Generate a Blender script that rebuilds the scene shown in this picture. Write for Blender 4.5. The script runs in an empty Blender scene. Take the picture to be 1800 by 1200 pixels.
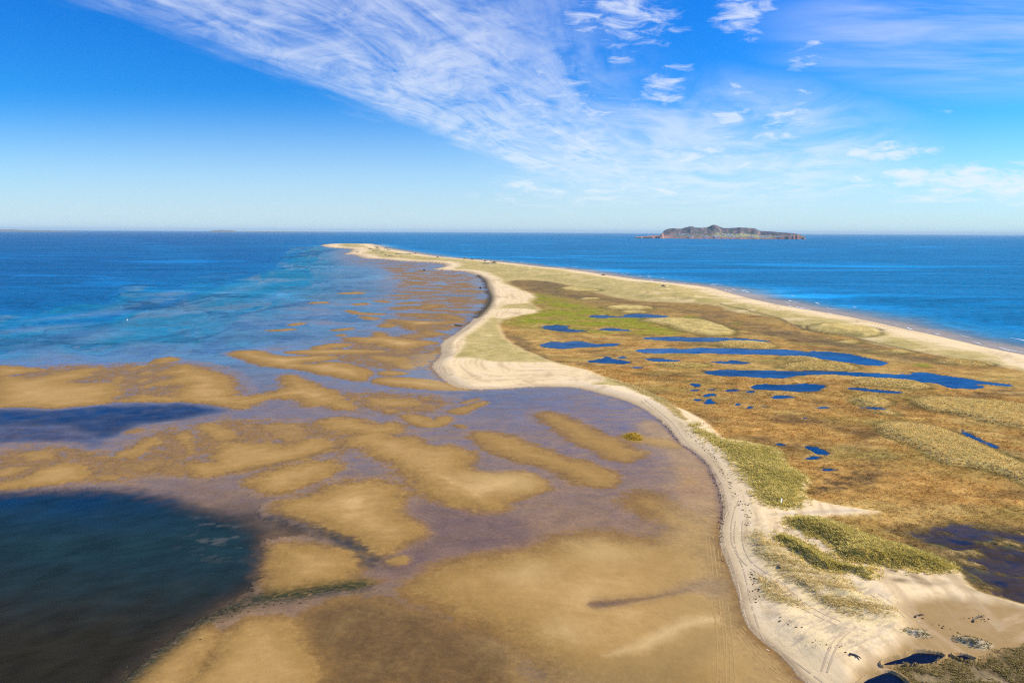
import bpy, math, random
import numpy as np
from mathutils import Matrix

random.seed(7)
rng = np.random.default_rng(7)
SC = bpy.context.scene
COL = SC.collection

# ------------------------------------------------------------------ camera
H = 70.0                                  # drone height above the water (m)
FPX = 900.0 / math.tan(math.radians(35))  # focal length in photo pixels (1800 wide)
PITCH = math.atan(192.5 / FPX)            # looking down
ROLL = 0.0050
f_ = np.array([0, math.cos(PITCH), -math.sin(PITCH)])
r0 = np.array([1.0, 0, 0]); u0 = np.array([0, math.sin(PITCH), math.cos(PITCH)])
rt = math.cos(ROLL) * r0 + math.sin(ROLL) * u0
up = math.cos(ROLL) * u0 - math.sin(ROLL) * r0
cam = bpy.data.cameras.new('camera')
cam.sensor_width = 36; cam.lens = 18.0 / math.tan(math.radians(35))
cam.clip_start = 0.5; cam.clip_end = 400000
cam_o = bpy.data.objects.new('camera', cam); COL.objects.link(cam_o)
M = Matrix(((rt[0], up[0], -f_[0], 0), (rt[1], up[1], -f_[1], 0), (rt[2], up[2], -f_[2], H), (0, 0, 0, 1)))
cam_o.matrix_world = M
SC.camera = cam_o
SC.cycles.use_denoising = False; SC.cycles.filter_width = 1.15; SC.cycles.sample_clamp_direct = 6.0; SC.cycles.sample_clamp_indirect = 3.0

def ray(X, Y):
    a = (np.asarray(X, float) - 900) / FPX; b = (np.asarray(Y, float) - 600) / FPX
    return (f_[:, None] + rt[:, None] * a.ravel() - up[:, None] * b.ravel())
def ground(X, Y, z=0.0):
    d = ray(X, Y); t = (H - z) / -d[2]
    return d[0] * t, d[1] * t
def project(x, y, z):
    v = np.array([x, y, z - H]); zc = f_ @ v
    return 900 + FPX * (rt @ v) / zc, 600 - FPX * (up @ v) / zc

# ------------------------------------------------------------------ light and sky
SUN_EL, SUN_AZ = math.radians(36), math.radians(78)     # azimuth measured from +Y towards +X
SC.view_settings.view_transform = 'Standard'; SC.view_settings.look = 'None'
SC.view_settings.exposure = 0.45; SC.view_settings.gamma = 1.0
sun = bpy.data.lights.new('sun', 'SUN'); sun.energy = 4.8; sun.angle = math.radians(0.5); sun.color = (1.0, 0.90, 0.73)
sun_o = bpy.data.objects.new('sun', sun); COL.objects.link(sun_o)
sd = np.array([math.sin(SUN_AZ) * math.cos(SUN_EL), math.cos(SUN_AZ) * math.cos(SUN_EL), math.sin(SUN_EL)])
sun_o.rotation_euler = (math.pi / 2 - SUN_EL, 0, math.pi - SUN_AZ)

class G:
    """small node-graph writer"""
    def __init__(s, nt): s.nt = nt; s.n = nt.nodes; s.l = nt.links
    def node(s, t, **kw):
        n = s.n.new(t)
        for k, v in kw.items(): setattr(n, k, v)
        return n
    def put(s, sock, v):
        if hasattr(v, 'is_output') or isinstance(v, bpy.types.NodeSocket): s.l.new(v, sock)
        else: sock.default_value = v
    def m(s, op, a, b=None, c=None, clamp=False):
        n = s.node('ShaderNodeMath', operation=op, use_clamp=clamp)
        s.put(n.inputs[0], a)
        if b is not None: s.put(n.inputs[1], b)
        if c is not None: s.put(n.inputs[2], c)
        return n.outputs[0]
    def ss(s, v, a, b):
        n = s.node('ShaderNodeMapRange', interpolation_type='SMOOTHSTEP')
        s.put(n.inputs[0], v); s.put(n.inputs[1], a); s.put(n.inputs[2], b); n.inputs[3].default_value = 0; n.inputs[4].default_value = 1
        return n.outputs[0]
    def mix(s, f, a, b, blend='MIX'):
        n = s.node('ShaderNodeMix', data_type='RGBA', blend_type=blend, clamp_factor=True)
        s.put(n.inputs[0], f); s.put(n.inputs[6], a); s.put(n.inputs[7], b)
        return n.outputs[2]
    def vec(s, x, y, z=0.0):
        n = s.node('ShaderNodeCombineXYZ'); s.put(n.inputs[0], x); s.put(n.inputs[1], y); s.put(n.inputs[2], z); return n.outputs[0]
    def noise(s, v, scale, detail=4, rough=0.55, dist=0.0, out=0):
        n = s.node('ShaderNodeTexNoise'); s.put(n.inputs['Vector'], v)
        n.inputs['Scale'].default_value = scale; n.inputs['Detail'].default_value = detail
        n.inputs['Roughness'].default_value = rough; n.inputs['Distortion'].default_value = dist
        return n.outputs[out]
    def attr(s, name, out='Fac'):
        n = s.node('ShaderNodeAttribute'); n.attribute_name = name; return n.outputs[out]

def tang(X, Y):                            # direction of a photo point as (x/y, z/y)
    d = ray(X, Y)[:, 0]; return d[0] / d[1], d[2] / d[1]

world = bpy.data.worlds.new('World'); SC.world = world; world.use_nodes = True
g = G(world.node_tree); g.n.clear()
sky = g.node('ShaderNodeTexSky', sky_type='NISHITA'); sky.sun_disc = False
sky.sun_elevation = SUN_EL; sky.sun_rotation = SUN_AZ
sky.altitude = 70; sky.air_density = 1.0; sky.dust_density = 0.35; sky.ozone_density = 2.5
hsv = g.node('ShaderNodeHueSaturation'); hsv.inputs['Saturation'].default_value = 1.5; hsv.inputs['Value'].default_value = 1.0
g.l.new(sky.outputs[0], hsv.inputs['Color'])
co = g.node('ShaderNodeTexCoord').outputs['Generated']
sp = g.node('ShaderNodeSeparateXYZ'); g.l.new(co, sp.inputs[0])
dx, dy, dz = sp.outputs
ysafe = g.m('MAXIMUM', dy, 0.02)
tx = g.m('DIVIDE', dx, ysafe); tz = g.m('DIVIDE', g.m('MAXIMUM', dz, 0.0), ysafe)
tzs = g.m('ADD', tz, 0.012)
VX, VZ = tang(1235, 409)
lat = g.m('DIVIDE', g.m('SUBTRACT', tx, VX), tzs)       # lateral offset across the cloud streets
far = g.m('DIVIDE', 1.0, tzs)
txx = g.m('SUBTRACT', tx, VX)
def latv(X, Y):
    a, b = tang(X, Y); return (a - VX) / (b + 0.012)
P1 = g.vec(g.m('MULTIPLY', lat, 2.2), g.m('MULTIPLY', far, 0.55), 0.0)
P2 = g.vec(g.m('MULTIPLY', tx, 1.0), g.m('MULTIPLY', tz, 2.6), 0.3)
lat_w = g.m('ADD', lat, g.m('MULTIPLY', g.m('SUBTRACT', g.noise(P1, 1.3, 7, 0.64), 0.5), 0.85))
eL = 0.5 * (latv(330, 60) + latv(860, 285)); eR = latv(1010, 60)
band = g.m('MULTIPLY', g.ss(lat_w, eL - 0.14, eL + 0.42), g.m('SUBTRACT', 1.0, g.ss(lat_w, eR - 0.75, eR + 0.55)))
streak = g.noise(g.vec(g.m('MULTIPLY', lat, 2.3), g.m('MULTIPLY', far, 0.62), 1.7), 1.25, 8, 0.66, 1.1)
fine = g.noise(g.vec(g.m('MULTIPLY', tx, 7), g.m('MULTIPLY', tz, 17), 0.0), 1.6, 8, 0.66, 0.9)
nz = g.m('ADD', g.m('MULTIPLY', streak, 0.56), g.m('MULTIPLY', fine, 0.44))
band_a = g.m('MULTIPLY', g.m('MULTIPLY', band, 0.92), g.ss(nz, 0.31, 0.66)); band_a = g.m('MULTIPLY', band_a, g.ss(tz, 0.01, 0.10))
band_a = g.m('MULTIPLY', band_a, 0.86)
# separate patches: (photo x, y, half-width, half-height, strength)
PATCH = [(1085, 30, 120, 50, .8), (1310, 22, 70, 48, .85), (1165, 160, 62, 36, .75), (1195, 118, 40, 18, .6), (1440, 76, 40, 14, .6),
         (1410, 106, 46, 24, .75), (1290, 156, 70, 24, .5), (1395, 172, 45, 26, .6), (1285, 204, 62, 22, .7), (1390, 205, 70, 24, .8),
         (1370, 236, 60, 26, .8), (1230, 275, 150, 42, .75), (1120, 300, 160, 50, .5), (1545, 266, 110, 20, .95), (1450, 285, 110, 16, .55), (1640, 198, 60, 12, .4),
         (1700, 322, 190, 34, 1.0), (1650, 348, 110, 14, .8), (1795, 325, 110, 48, 1.0), (1600, 312, 70, 22, .95), (1090, 105, 36, 14, .6), (905, 322, 70, 16, .55), (1020, 345, 240, 40, .6), (1250, 330, 260, 34, .55), (1500, 318, 200, 26, .4), (980, 150, 150, 130, .45), (1060, 210, 140, 60, .5), (1130, 60, 90, 40, .5)]
acc = None
for (X, Y, w, h, k) in PATCH:
    a, b = tang(X, Y); sx = w / FPX; sz = h / FPX
    ex = g.m('MULTIPLY', g.m('SUBTRACT', tx, a), 1 / sx); ez = g.m('MULTIPLY', g.m('SUBTRACT', tz, b), 1 / sz)
    q = g.m('ADD', g.m('MULTIPLY', ex, ex), g.m('MULTIPLY', ez, ez))
    v = g.m('MULTIPLY', g.m('MAXIMUM', g.m('SUBTRACT', 1.0, q), -1.0), k) if k > .9 else g.m('SUBTRACT', k, q)
    acc = v if acc is None else g.m('MAXIMUM', acc, v)
pn = g.noise(g.vec(g.m('MULTIPLY', tx, 13), g.m('MULTIPLY', tz, 46), 4.0), 1.7, 9, 0.62, 0.5)
patch_a = g.m('MULTIPLY', g.ss(g.m('ADD', g.m('MULTIPLY', g.m('MAXIMUM', acc, -1.2), 0.28), pn), 0.53, 0.88), 0.84)
# veil at the top right and near the horizon
va, vb = tang(1720, 60)
vx = g.m('DIVIDE', g.m('SUBTRACT', tx, va), 0.33); vz = g.m('DIVIDE', g.m('SUBTRACT', tz, vb), 0.10)
veil = g.m('MULTIPLY', g.m('SUBTRACT', 1.0, g.ss(g.m('ADD', g.m('MULTIPLY', vx, vx), g.m('MULTIPLY', vz, vz)), 0.0, 1.0)),
           g.ss(g.noise(g.vec(g.m('MULTIPLY', tx, 1.5), g.m('MULTIPLY', tz, 16), 9.0), 1.8, 5, 0.55, 0.3), 0.3, 0.7))
veil = g.m('MULTIPLY', veil, 0.55)
vc_, vd_ = tang(1240, 265)
vx2 = g.m('DIVIDE', g.m('SUBTRACT', tx, vc_), 0.34); vz2 = g.m('DIVIDE', g.m('SUBTRACT', tz, vd_), 0.12)
veil2 = g.m('MULTIPLY', g.m('SUBTRACT', 1.0, g.ss(g.m('ADD', g.m('MULTIPLY', vx2, vx2), g.m('MULTIPLY', vz2, vz2)), 0.0, 1.0)), g.ss(g.noise(g.vec(g.m('MULTIPLY', lat, 1.1), g.m('MULTIPLY', far, 0.5), 3.3), 1.3, 6, 0.6, 0.6), 0.28, 0.72))
veil = g.m('MAXIMUM', veil, g.m('MULTIPLY', veil2, 0.62))
alpha = g.m('MAXIMUM', g.m('MAXIMUM', band_a, patch_a), veil)
# clouds fade out low above the horizon
alpha = g.m('MULTIPLY', alpha, g.ss(tz, 0.004, 0.06))
haze_f = g.m('MULTIPLY', g.m('SUBTRACT', 1.0, g.ss(tz, -0.02, 0.19)), 0.72)
SKY_S = 0.10
skyc = g.mix(1.0, hsv.outputs[0], (0.20, 0.75, 1.22, 1), 'MULTIPLY')
skyc = g.mix(haze_f, skyc, (6.1, 6.7, 7.6, 1))
cl = g.mix(g.ss(tz, 0.02, 0.30), (6.4, 7.0, 7.4, 1), (5.3, 5.9, 7.3, 1))
skyc = g.mix(alpha, skyc, cl)
bg = g.node('ShaderNodeBackground'); g.l.new(skyc, bg.inputs[0]); bg.inputs[1].default_value = SKY_S
wo = g.node('ShaderNodeOutputWorld'); g.l.new(bg.outputs[0], wo.inputs[0])

# ------------------------------------------------------------------ helpers: noise, polygons
def _grad(ix, iy, seed):
    h = (ix * 374761393 + iy * 668265263 + seed * 974711) & 0xFFFFFFFF
    h = ((h ^ (h >> 13)) * 1274126177) & 0xFFFFFFFF
    h = (h ^ (h >> 16)) & 0xFFFF
    return h * (2 * math.pi / 65536.0)
def perlin(x, y, seed=0):
    x0 = np.floor(x); y0 = np.floor(y); fx = x - x0; fy = y - y0
    ix = x0.astype(np.int64); iy = y0.astype(np.int64)
    u = fx * fx * fx * (fx * (fx * 6 - 15) + 10); v = fy * fy * fy * (fy * (fy * 6 - 15) + 10)
    def dot(i, j):
        a = _grad(ix + i, iy + j, seed); return np.cos(a) * (fx - i) + np.sin(a) * (fy - j)
    a = dot(0, 0); b = dot(1, 0); c = dot(0, 1); d = dot(1, 1)
    return 1.5 * ((a + (b - a) * u) * (1 - v) + (c + (d - c) * u) * v)
def fbm(x, y, octv=4, seed=0, gain=0.5):
    s = 0; amp = 1.0; tot = 0
    for k in range(octv):
        s = s + amp * perlin(x * 2 ** k + 17.3 * k, y * 2 ** k - 9.1 * k, seed + k); tot += amp; amp *= gain
    return s / tot
def sstep(v, a, b):
    t = np.clip((v - a) / (b - a), 0, 1); return t * t * (3 - 2 * t)
def lerp(a, b, t): return a + (b - a) * t
CROP = dict(P=(0, 0, 1), A=(0, 380, 3), B=(0, 580, 3.6), C=(380, 560, 3.4615), D=(0, 800, 3), E=(400, 760, 2.728), F=(800, 680, 2.3083),
            I=(520, 390, 3.75), J=(700, 400, 3), K=(1200, 420, 3), L=(900, 600, 3), N=(1300, 700, 3.6), Q=(1200, 880, 3), R=(560, 420, 6), S=(560, 420, 9), T=(1080, 370, 5), U=(1500, 1060, 6), W=(1560, 900, 6.667))
def px(crop, flat):
    ox, oy, s = CROP[crop]; a = np.array(flat, float).reshape(-1, 2) / s; a[:, 0] += ox; a[:, 1] += oy; return a
def chaikin(p, n=2, closed=True):
    for _ in range(n):
        q = np.roll(p, -1, 0) if closed else p[1:]; b = p if closed else p[:-1]
        r = np.empty((2 * len(b), 2)); r[0::2] = 0.75 * b + 0.25 * q; r[1::2] = 0.25 * b + 0.75 * q
        if not closed: r = np.vstack([p[:1], r, p[-1:]])
        p = r
    return p
def to_lp(P):
    x, y = ground(P[:, 0], np.maximum(P[:, 1], 407.5 + 0.005 * (P[:, 0] - 900) + 1.2)); return FPX * np.arctan2(x, y), FPX * np.log(np.hypot(x, y))

# ------------------------------------------------------------------ the ground grid (world positions on the plane z = 0)
cols = np.concatenate([np.linspace(-9000, -700, 22)[:-1], np.linspace(-700, -120, 70)[:-1], np.arange(-120, 1920, 1.75), np.linspace(1922, 2500, 70), np.linspace(2510, 10800, 22)[1:]])
vrows = [0.9]
while vrows[-1] < 1500:
    v = vrows[-1]; vrows.append(v + (0.35 if v < 12 else 0.8 if v < 120 else 1.25 if v < 800 else 5.0))
vrows = np.array(vrows)
nx, ny = len(cols), len(vrows)
cx, vy = np.meshgrid(cols, vrows)                       # unrolled picture coordinates
a = (cx.ravel() - 900) / FPX; b = (vy.ravel() - 192.5) / FPX
d = f_[:, None] + r0[:, None] * a - u0[:, None] * b
t = H / -d[2]
GX, GY = d[0] * t, d[1] * t
R = np.hypot(GX, GY)
zc = d @ np.eye(1) if False else (f_ @ d); PXx = 900 + FPX * (rt @ d) / zc; PXy = 600 - FPX * (up @ d) / zc
LT, LR = FPX * np.arctan2(GX, GY), FPX * np.log(R)
NV = len(GX)
wob = 1.0
W1 = fbm(LT / 60, LR / 60, 5, 11, 0.55); W2 = fbm(LT / 60, LR / 60, 5, 29, 0.55)
def poly_sd(P, warp=6.0, smooth=2, pad=60):
    """signed distance (lp units ~ picture pixels across) to a polygon given in photo pixels; positive inside"""
    P = chaikin(np.asarray(P, float), smooth)
    ax, ay = to_lp(P); out = np.full(NV, -1e3)
    idx = np.nonzero((LT > ax.min() - pad) & (LT < ax.max() + pad) & (LR > ay.min() - pad) & (LR < ay.max() + pad))[0]
    if len(idx) == 0: return out
    x = LT[idx] + warp * W1[idx]; y = LR[idx] + warp * W2[idx]
    best = np.full(len(idx), 1e9); ins = np.zeros(len(idx), bool)
    bx, by = np.roll(ax, -1), np.roll(ay, -1)
    for i in range(len(ax)):
        ex, ey = bx[i] - ax[i], by[i] - ay[i]; L2 = ex * ex + ey * ey + 1e-9
        wx, wy = x - ax[i], y - ay[i]
        tt = np.clip((wx * ex + wy * ey) / L2, 0, 1)
        q = (wx - tt * ex) ** 2 + (wy - tt * ey) ** 2
        np.minimum(best, q, out=best)
        if ay[i] != by[i]:
            c = (ay[i] > y) != (by[i] > y)
            ins ^= c & (x < ex * (y - ay[i]) / (by[i] - ay[i]) + ax[i])
    dd = np.sqrt(best); out[idx] = np.where(ins, dd, -dd); return out
def line_d(P, warp=0.0, smooth=2):
    """distance in metres to an open line given in photo pixels"""
    P = chaikin(np.asarray(P, float), smooth, False); ax, ay = ground(P[:, 0], P[:, 1])
    best = np.full(NV, 1e12)
    for i in range(len(ax) - 1):
        ex, ey = ax[i + 1] - ax[i], ay[i + 1] - ay[i]; L2 = ex * ex + ey * ey + 1e-9
        wx, wy = GX - ax[i], GY - ay[i]; tt = np.clip((wx * ex + wy * ey) / L2, 0, 1)
        np.minimum(best, (wx - tt * ex) ** 2 + (wy - tt * ey) ** 2, out=best)
    return np.sqrt(best)

# ------------------------------------------------------------------ outline of the spit (photo pixels)
SHORE_W = np.vstack([   # lagoon side, from the tip to the viewer
    px('P', [562,431, 568,433, 577,435, 594,436, 612,437, 620,439, 617,443, 603,447, 616,447, 628,449, 636,453, 648,455, 669,455, 693,458, 723,460, 749,461, 768,463, 780,465, 784,468, 774,471, 760,473, 776,475, 803,476, 821,478, 840,485, 851,491, 854,498, 857,510, 861,522, 855,537, 845,550, 834,560, 820,573, 800,587, 773,603, 776,613, 774,627, 758,641, 764,653, 778,667, 800,682, 833,685, 883,684, 925,681, 967,679]),
    px('L', [330,242, 430,265, 520,290, 620,320, 700,360, 760,400, 820,450, 850,490, 890,540, 960,580, 1010,620, 1040,660, 1070,720, 1100,800, 1112,870]),
    px('Q', [215,20, 210,100, 190,170, 200,250, 235,330, 270,430, 300,520, 320,630, 360,690, 430,750, 500,800, 550,850, 600,920, 650,960]),
    px('P', [1500,1290, 1600,1500])])
SHORE_E = np.vstack([   # open sea side, from the tip to the right edge
    px('P', [575,429, 600,428.4, 635,429, 653,428, 664,431, 685,438, 707,441, 731,445, 760,450, 787,453, 813,455, 853,458, 880,461, 920,465, 947,469, 987,472, 1033,478, 1083,486, 1133,493, 1183,498]),
    px('K', [150,255, 250,285, 400,325, 550,355, 700,380, 850,405, 1000,435, 1150,470, 1300,500, 1450,535, 1600,570, 1750,600, 1800,610]),
    px('P', [2000,675, 2500,800])])
SPIT = np.vstack([SHORE_W, px('P', [2500,1500]), SHORE_E[::-1]])
sdL = poly_sd(SPIT, 2.5, 1, 1e5)                                   # lp units
land_m = sdL * R / FPX                                             # metres from the shore line
dE = line_d(SHORE_E, smooth=1); dW = line_d(SHORE_W, smooth=1)

# ------------------------------------------------------------------ sand bars on the tidal flat: (crop, height, soft edge, points)
BARS = [
 ('B', .30, 9, [-60,222, 0,225, 40,228, 120,235, 220,242, 312,250, 240,258, 150,272, 60,287, 0,296, -60,300]),
 ('B', .22, 10, [-60,300, 60,292, 150,302, 200,303, 320,280, 450,255, 560,238, 692,232, 650,250, 580,270, 602,285, 540,300, 460,315, 440,330, 560,342, 680,330, 742,340, 762,370, 772,400, 700,425, 740,440, 600,470, 450,488, 300,502, 130,485, 0,492, -60,490]),
 ('B', .16, 6, [690,335, 720,300, 760,287, 802,295, 780,320, 742,342]),
 ('B', .14, 5, [840,330, 900,308, 962,305, 930,322, 880,334]),
 ('B', .30, 6, [955,212, 1000,185, 1060,170, 1112,178, 1112,197, 1060,208, 1000,214]),
 ('B', .16, 5, [800,252, 850,230, 925,220, 932,228, 870,245, 820,256]),
 ('B', .16, 5, [858,277, 920,262, 972,265, 930,280, 880,286]),
 ('B', .26, 12, [960,285, 1010,262, 1080,240, 1130,220, 1222,218, 1242,240, 1340,255, 1442,290, 1472,312, 1482,360, 1505,400, 1490,420, 1600,420, 1700,400, 1800,382, 1800,398, 1700,425, 1600,440, 1520,460, 1562,487, 1500,496, 1430,491, 1380,476, 1250,460, 1100,455, 950,460, 850,455, 778,456, 840,425, 900,408, 1000,420, 1100,425, 1080,395, 1130,365, 1172,345, 1050,345, 970,360, 898,366, 930,340, 1000,322, 1080,310, 1090,290, 1020,286]),
 ('C', .26, 12, [390,365, 410,340, 460,340, 540,370, 600,405, 690,430, 760,460, 782,490, 800,515, 852,530, 852,547, 750,550, 650,525, 560,532, 480,490, 400,480, 300,490, 150,547, 60,540, -10,510, -10,480, 100,490, 200,475, 300,455, 380,440, 422,420, 410,395]),
 ('C', .32, 9, [72,215, 130,196, 220,195, 300,200, 310,220, 420,230, 520,230, 620,222, 720,225, 738,240, 680,252, 600,262, 540,265, 520,275, 620,276, 660,262, 760,268, 850,290, 952,320, 942,345, 910,362, 910,382, 840,376, 720,350, 600,330, 500,305, 400,300, 300,285, 230,268, 170,245]),
 ('C', .25, 6, [400,206, 500,195, 580,190, 700,185, 850,187, 1000,193, 1038,200, 960,212, 800,215, 600,218, 480,216]),
 ('C', .22, 6, [578,182, 620,165, 720,150, 800,150, 828,160, 780,175, 700,178, 640,191]),
 ('C', .30, 9, [778,119, 850,112, 960,118, 958,90, 985,78, 1020,95, 1060,112, 1180,125, 1300,138, 1364,146, 1300,160, 1220,172, 1140,189, 1060,178, 978,168, 968,145, 900,150, 830,139]),
 ('C', .30, 5, [990,40, 1020,30, 1060,30, 1088,42, 1060,54, 1010,53]),
 ('C', .16, 8, [906,236, 960,222, 1050,228, 1150,232, 1192,250, 1180,275, 1222,290, 1190,305, 1120,306, 1060,285, 1060,265, 980,259]),
 ('C', .30, 8, [955,371, 1020,354, 1140,357, 1250,367, 1350,380, 1430,398, 1480,416, 1560,436, 1400,432, 1280,429, 1180,420, 1060,405, 970,393]),
 ('C', .20, 6, [1000,320, 1100,317, 1182,335, 1100,346, 1000,345]),
 ('C', .14, 7, [898,480, 960,487, 1080,485, 1200,490, 1264,510, 1230,530, 1130,537, 1020,540, 930,530, 918,505]),
 ('C', .10, 5, [1008,555, 1060,550, 1114,563, 1080,576, 1030,573]),
 ('C', .16, 6, [1112,595, 1180,582, 1240,592, 1300,600, 1308,622, 1332,625, 1330,600, 1400,595, 1438,605, 1420,632, 1370,652, 1300,664, 1230,652, 1180,632]),
 ('C', .10, 5, [1428,645, 1480,640, 1528,656, 1500,669]),
 ('C', .14, 5, [1402,562, 1460,550, 1530,530, 1600,505, 1642,500, 1642,520, 1560,552, 1520,577, 1460,586]),
 ('C', .10, 4, [1466,516, 1540,495, 1614,482, 1590,496, 1520,516]),
 ('C', .20, 5, [1228,78, 1290,72, 1360,85, 1392,98, 1320,106, 1250,99]),
 ('C', .16, 4, [1328,60, 1380,54, 1432,62, 1380,71]),
 ('C', .14, 4, [1388,46, 1450,38, 1502,42, 1460,51]),
 ('C', .28, 6, [1036,4, 1100,8, 1200,15, 1330,18, 1440,10, 1504,15, 1420,30, 1330,42, 1230,45, 1225,66, 1180,69, 1150,45, 1100,26]),
 ('C', .10, 4, [1288,200, 1330,190, 1367,205, 1330,221, 1290,219]),
 ('C', .30, 4, [428,43, 470,28, 532,24, 522,35, 470,43]),
 ('C', .25, 3, [286,73, 370,67, 440,61, 484,65, 420,74]),
 ('C', .2, 3, [738,99, 780,94, 792,105, 750,107]),
 ('C', .2, 3, [686,73, 760,62, 832,54, 832,64, 760,73]),
 ('R', .3, 3, [195,575, 280,565, 360,566, 400,556, 470,568, 480,576, 360,580, 260,582]),
 ('R', .3, 3, [770,596, 860,590, 930,596, 940,606, 850,606]),
 ('R', .3, 3, [0,664, 60,660, 100,668, 60,676, -80,678, -80,668]),
 ('R', .3, 3, [575,655, 640,650, 720,655, 740,660, 700,670, 640,664]),
 ('R', .3, 3, [360,686, 420,680, 500,676, 525,686, 470,694, 390,696]),
 ('R', .3, 5, [285,752, 350,755, 400,775, 520,782, 640,785, 712,788, 680,800, 560,802, 440,800, 340,775]),
 ('R', .3, 5, [445,822, 500,818, 590,830, 632,838, 580,852, 500,848]),
 ('R', .3, 5, [700,848, 820,850, 950,858, 1100,862, 1300,868, 1450,872, 1540,880, 1400,892, 1250,905, 1100,915, 950,905, 870,888, 800,868]),
 ('R', .25, 5, [640,905, 690,895, 760,893, 805,910, 760,930, 690,932]),
 ('R', .2, 5, [980,785, 1050,790, 1150,800, 1180,815, 1100,830, 1010,820]),
 ('R', .2, 5, [1180,790, 1300,785, 1400,800, 1500,835, 1560,860, 1400,850, 1330,845, 1280,815]),
 ('R', .22, 5, [1010,735, 1080,700, 1180,690, 1290,690, 1360,700, 1300,725, 1180,735, 1090,742]),
 ('R', .2, 5, [1040,985, 1120,970, 1230,975, 1330,1000, 1380,1015, 1250,1018, 1120,1005]),
 # the middle of the flat
 ('C', .20, 14, [600,635, 650,612, 760,602, 860,607, 930,627, 1000,648, 1060,632, 1120,645, 1147,672, 1100,697, 1045,708, 1100,722, 1200,713, 1277,735, 1240,752, 1300,768, 1420,770, 1520,788, 1567,815, 1562,850, 1522,890, 1540,925, 1640,942, 1800,945, 1800,1038, 1230,1038, 1170,965, 1060,885, 1000,855, 930,842, 906,820, 905,790, 820,785, 743,772, 790,745, 790,715, 900,700, 760,697, 660,685]),
 ('E', .34, 24, [830,95, 1000,60, 1120,70, 1182,95, 1172,120, 1140,165, 1150,185, 1230,202, 1364,200, 1364,345, 1290,385, 1210,385, 1120,360, 1010,330, 920,300, 890,245, 830,180, 760,120]),
 ('F', .34, 22, [-60,245, 0,248, 50,253, 77,280, 50,320, 60,335, 150,347, 250,342, 330,360, 388,395, 370,420, 300,440, 250,455, 180,475, 100,492, 0,487, -60,480]),
 ('F', .22, 22, [52,184, 110,178, 190,185, 260,210, 340,240, 420,270, 500,295, 600,320, 660,350, 672,385, 640,405, 580,414, 500,397, 440,362, 380,332, 300,312, 220,297, 140,267, 80,227]),
 ('F', .18, 20, [316,110, 360,96, 420,110, 500,135, 560,165, 620,195, 680,215, 740,250, 793,262, 760,292, 700,312, 640,302, 560,267, 500,232, 440,212, 400,172, 350,142]),
 ('F', .24, 60, [-90,720, 0,692, 100,672, 200,655, 330,625, 430,600, 550,585, 660,590, 760,612, 850,608, 880,580, 820,545, 740,505, 680,470, 700,437, 760,424, 830,432, 880,470, 960,520, 1040,550, 1072,590, 1085,650, 1115,740, 1165,900, 1190,980, 1320,1100, 1460,1300, 500,1300, 400,1190, 300,1110, 200,1040, 100,985, 0,935, -90,900]),
 ('E', .24, 50, [828,740, 880,700, 945,645, 1010,615, 1120,597, 1250,572, 1364,555, 1450,620, 1450,1090, 1364,1030, 1290,975, 1200,935, 1100,895, 1000,850, 900,805, 830,775]),
 ('F', .38, 26, [560,1100, 640,1090, 740,1040, 820,990, 900,950, 1000,920, 1080,930, 1060,975, 960,1000, 880,1035, 800,1070, 700,1098, 620,1108]),
 ('E', .22, 16, [88,235, 130,205, 200,175, 300,155, 400,137, 500,134, 542,150, 532,180, 470,217, 400,247, 320,282, 260,297, 190,292, 140,281, 98,261]),
 ('E', .26, 24, [198,366, 260,330, 340,310, 400,300, 450,270, 520,240, 620,227, 740,228, 832,245, 862,280, 862,320, 842,370, 872,410, 932,430, 973,465, 962,497, 880,527, 820,562, 770,597, 720,614, 690,592, 640,546, 560,506, 490,486, 420,452, 370,426, 300,406, 220,386]),
 ('E', .30, 30, [180,540, 280,532, 380,526, 480,540, 560,546, 640,576, 668,620, 652,657, 600,680, 640,698, 750,700, 700,722, 560,742, 400,757, 290,778, 190,790, 180,700, 180,618]),
 ('E', .18, 10, [738,621, 800,595, 850,581, 887,600, 872,632, 800,652, 750,637]),
 ('E', .05, 14, [440,810, 520,785, 620,785, 710,810, 760,870, 770,930, 740,960, 680,905, 600,900, 540,940, 510,880]),
 ('E', .20, 22, [-40,950, 60,895, 160,882, 250,878, 330,888, 355,940, 398,965, 402,1000, 440,1050, 472,1090, 478,1200, 480,1500, -400,1500, -320,1290, -130,1110]),
 ('D', .12, 16, [1080,880, 985,940, 890,1020, 800,1095, 715,1170, 600,1290, 600,1400, 1000,1400, 1100,1100, 1220,960]),
 # the left edge
 ('B', .22, 8, [-60,975, 60,955, 150,940, 180,910, 260,880, 400,850, 500,845, 562,860, 574,900, 530,937, 480,952, 370,969, 200,992, 60,1004, -60,1012]),
 ('B', .12, 6, [-40,890, 60,868, 140,863, 174,878, 110,901, 40,921, -40,930]),
 ('B', .12, 7, [76,800, 160,768, 260,764, 340,780, 363,800, 300,823, 200,829, 148,811]),
 ('B', .16, 8, [705,802, 760,770, 850,740, 920,690, 1000,673, 1014,700, 960,735, 900,772, 870,806, 790,812]),
 ('B', .12, 8, [1098,650, 1160,629, 1212,650, 1223,720, 1232,770, 1190,792, 1168,740, 1118,700]),
 ('B', .05, 9, [745,856, 860,830, 950,815, 1050,810, 1160,820, 1182,880, 1150,932, 1050,900, 950,905, 850,886, 760,881]),
 ('B', .14, 7, [1248,600, 1320,589, 1400,600, 1470,635, 1503,680, 1440,701, 1370,696, 1330,662, 1268,641]),
 ('B', .20, 12, [1366,716, 1450,720, 1550,730, 1650,715, 1800,720, 1800,820, 1650,850, 1550,880, 1400,912, 1280,933, 1198,927, 1168,880, 1190,833, 1300,829, 1392,840, 1403,800, 1368,760]),
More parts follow.
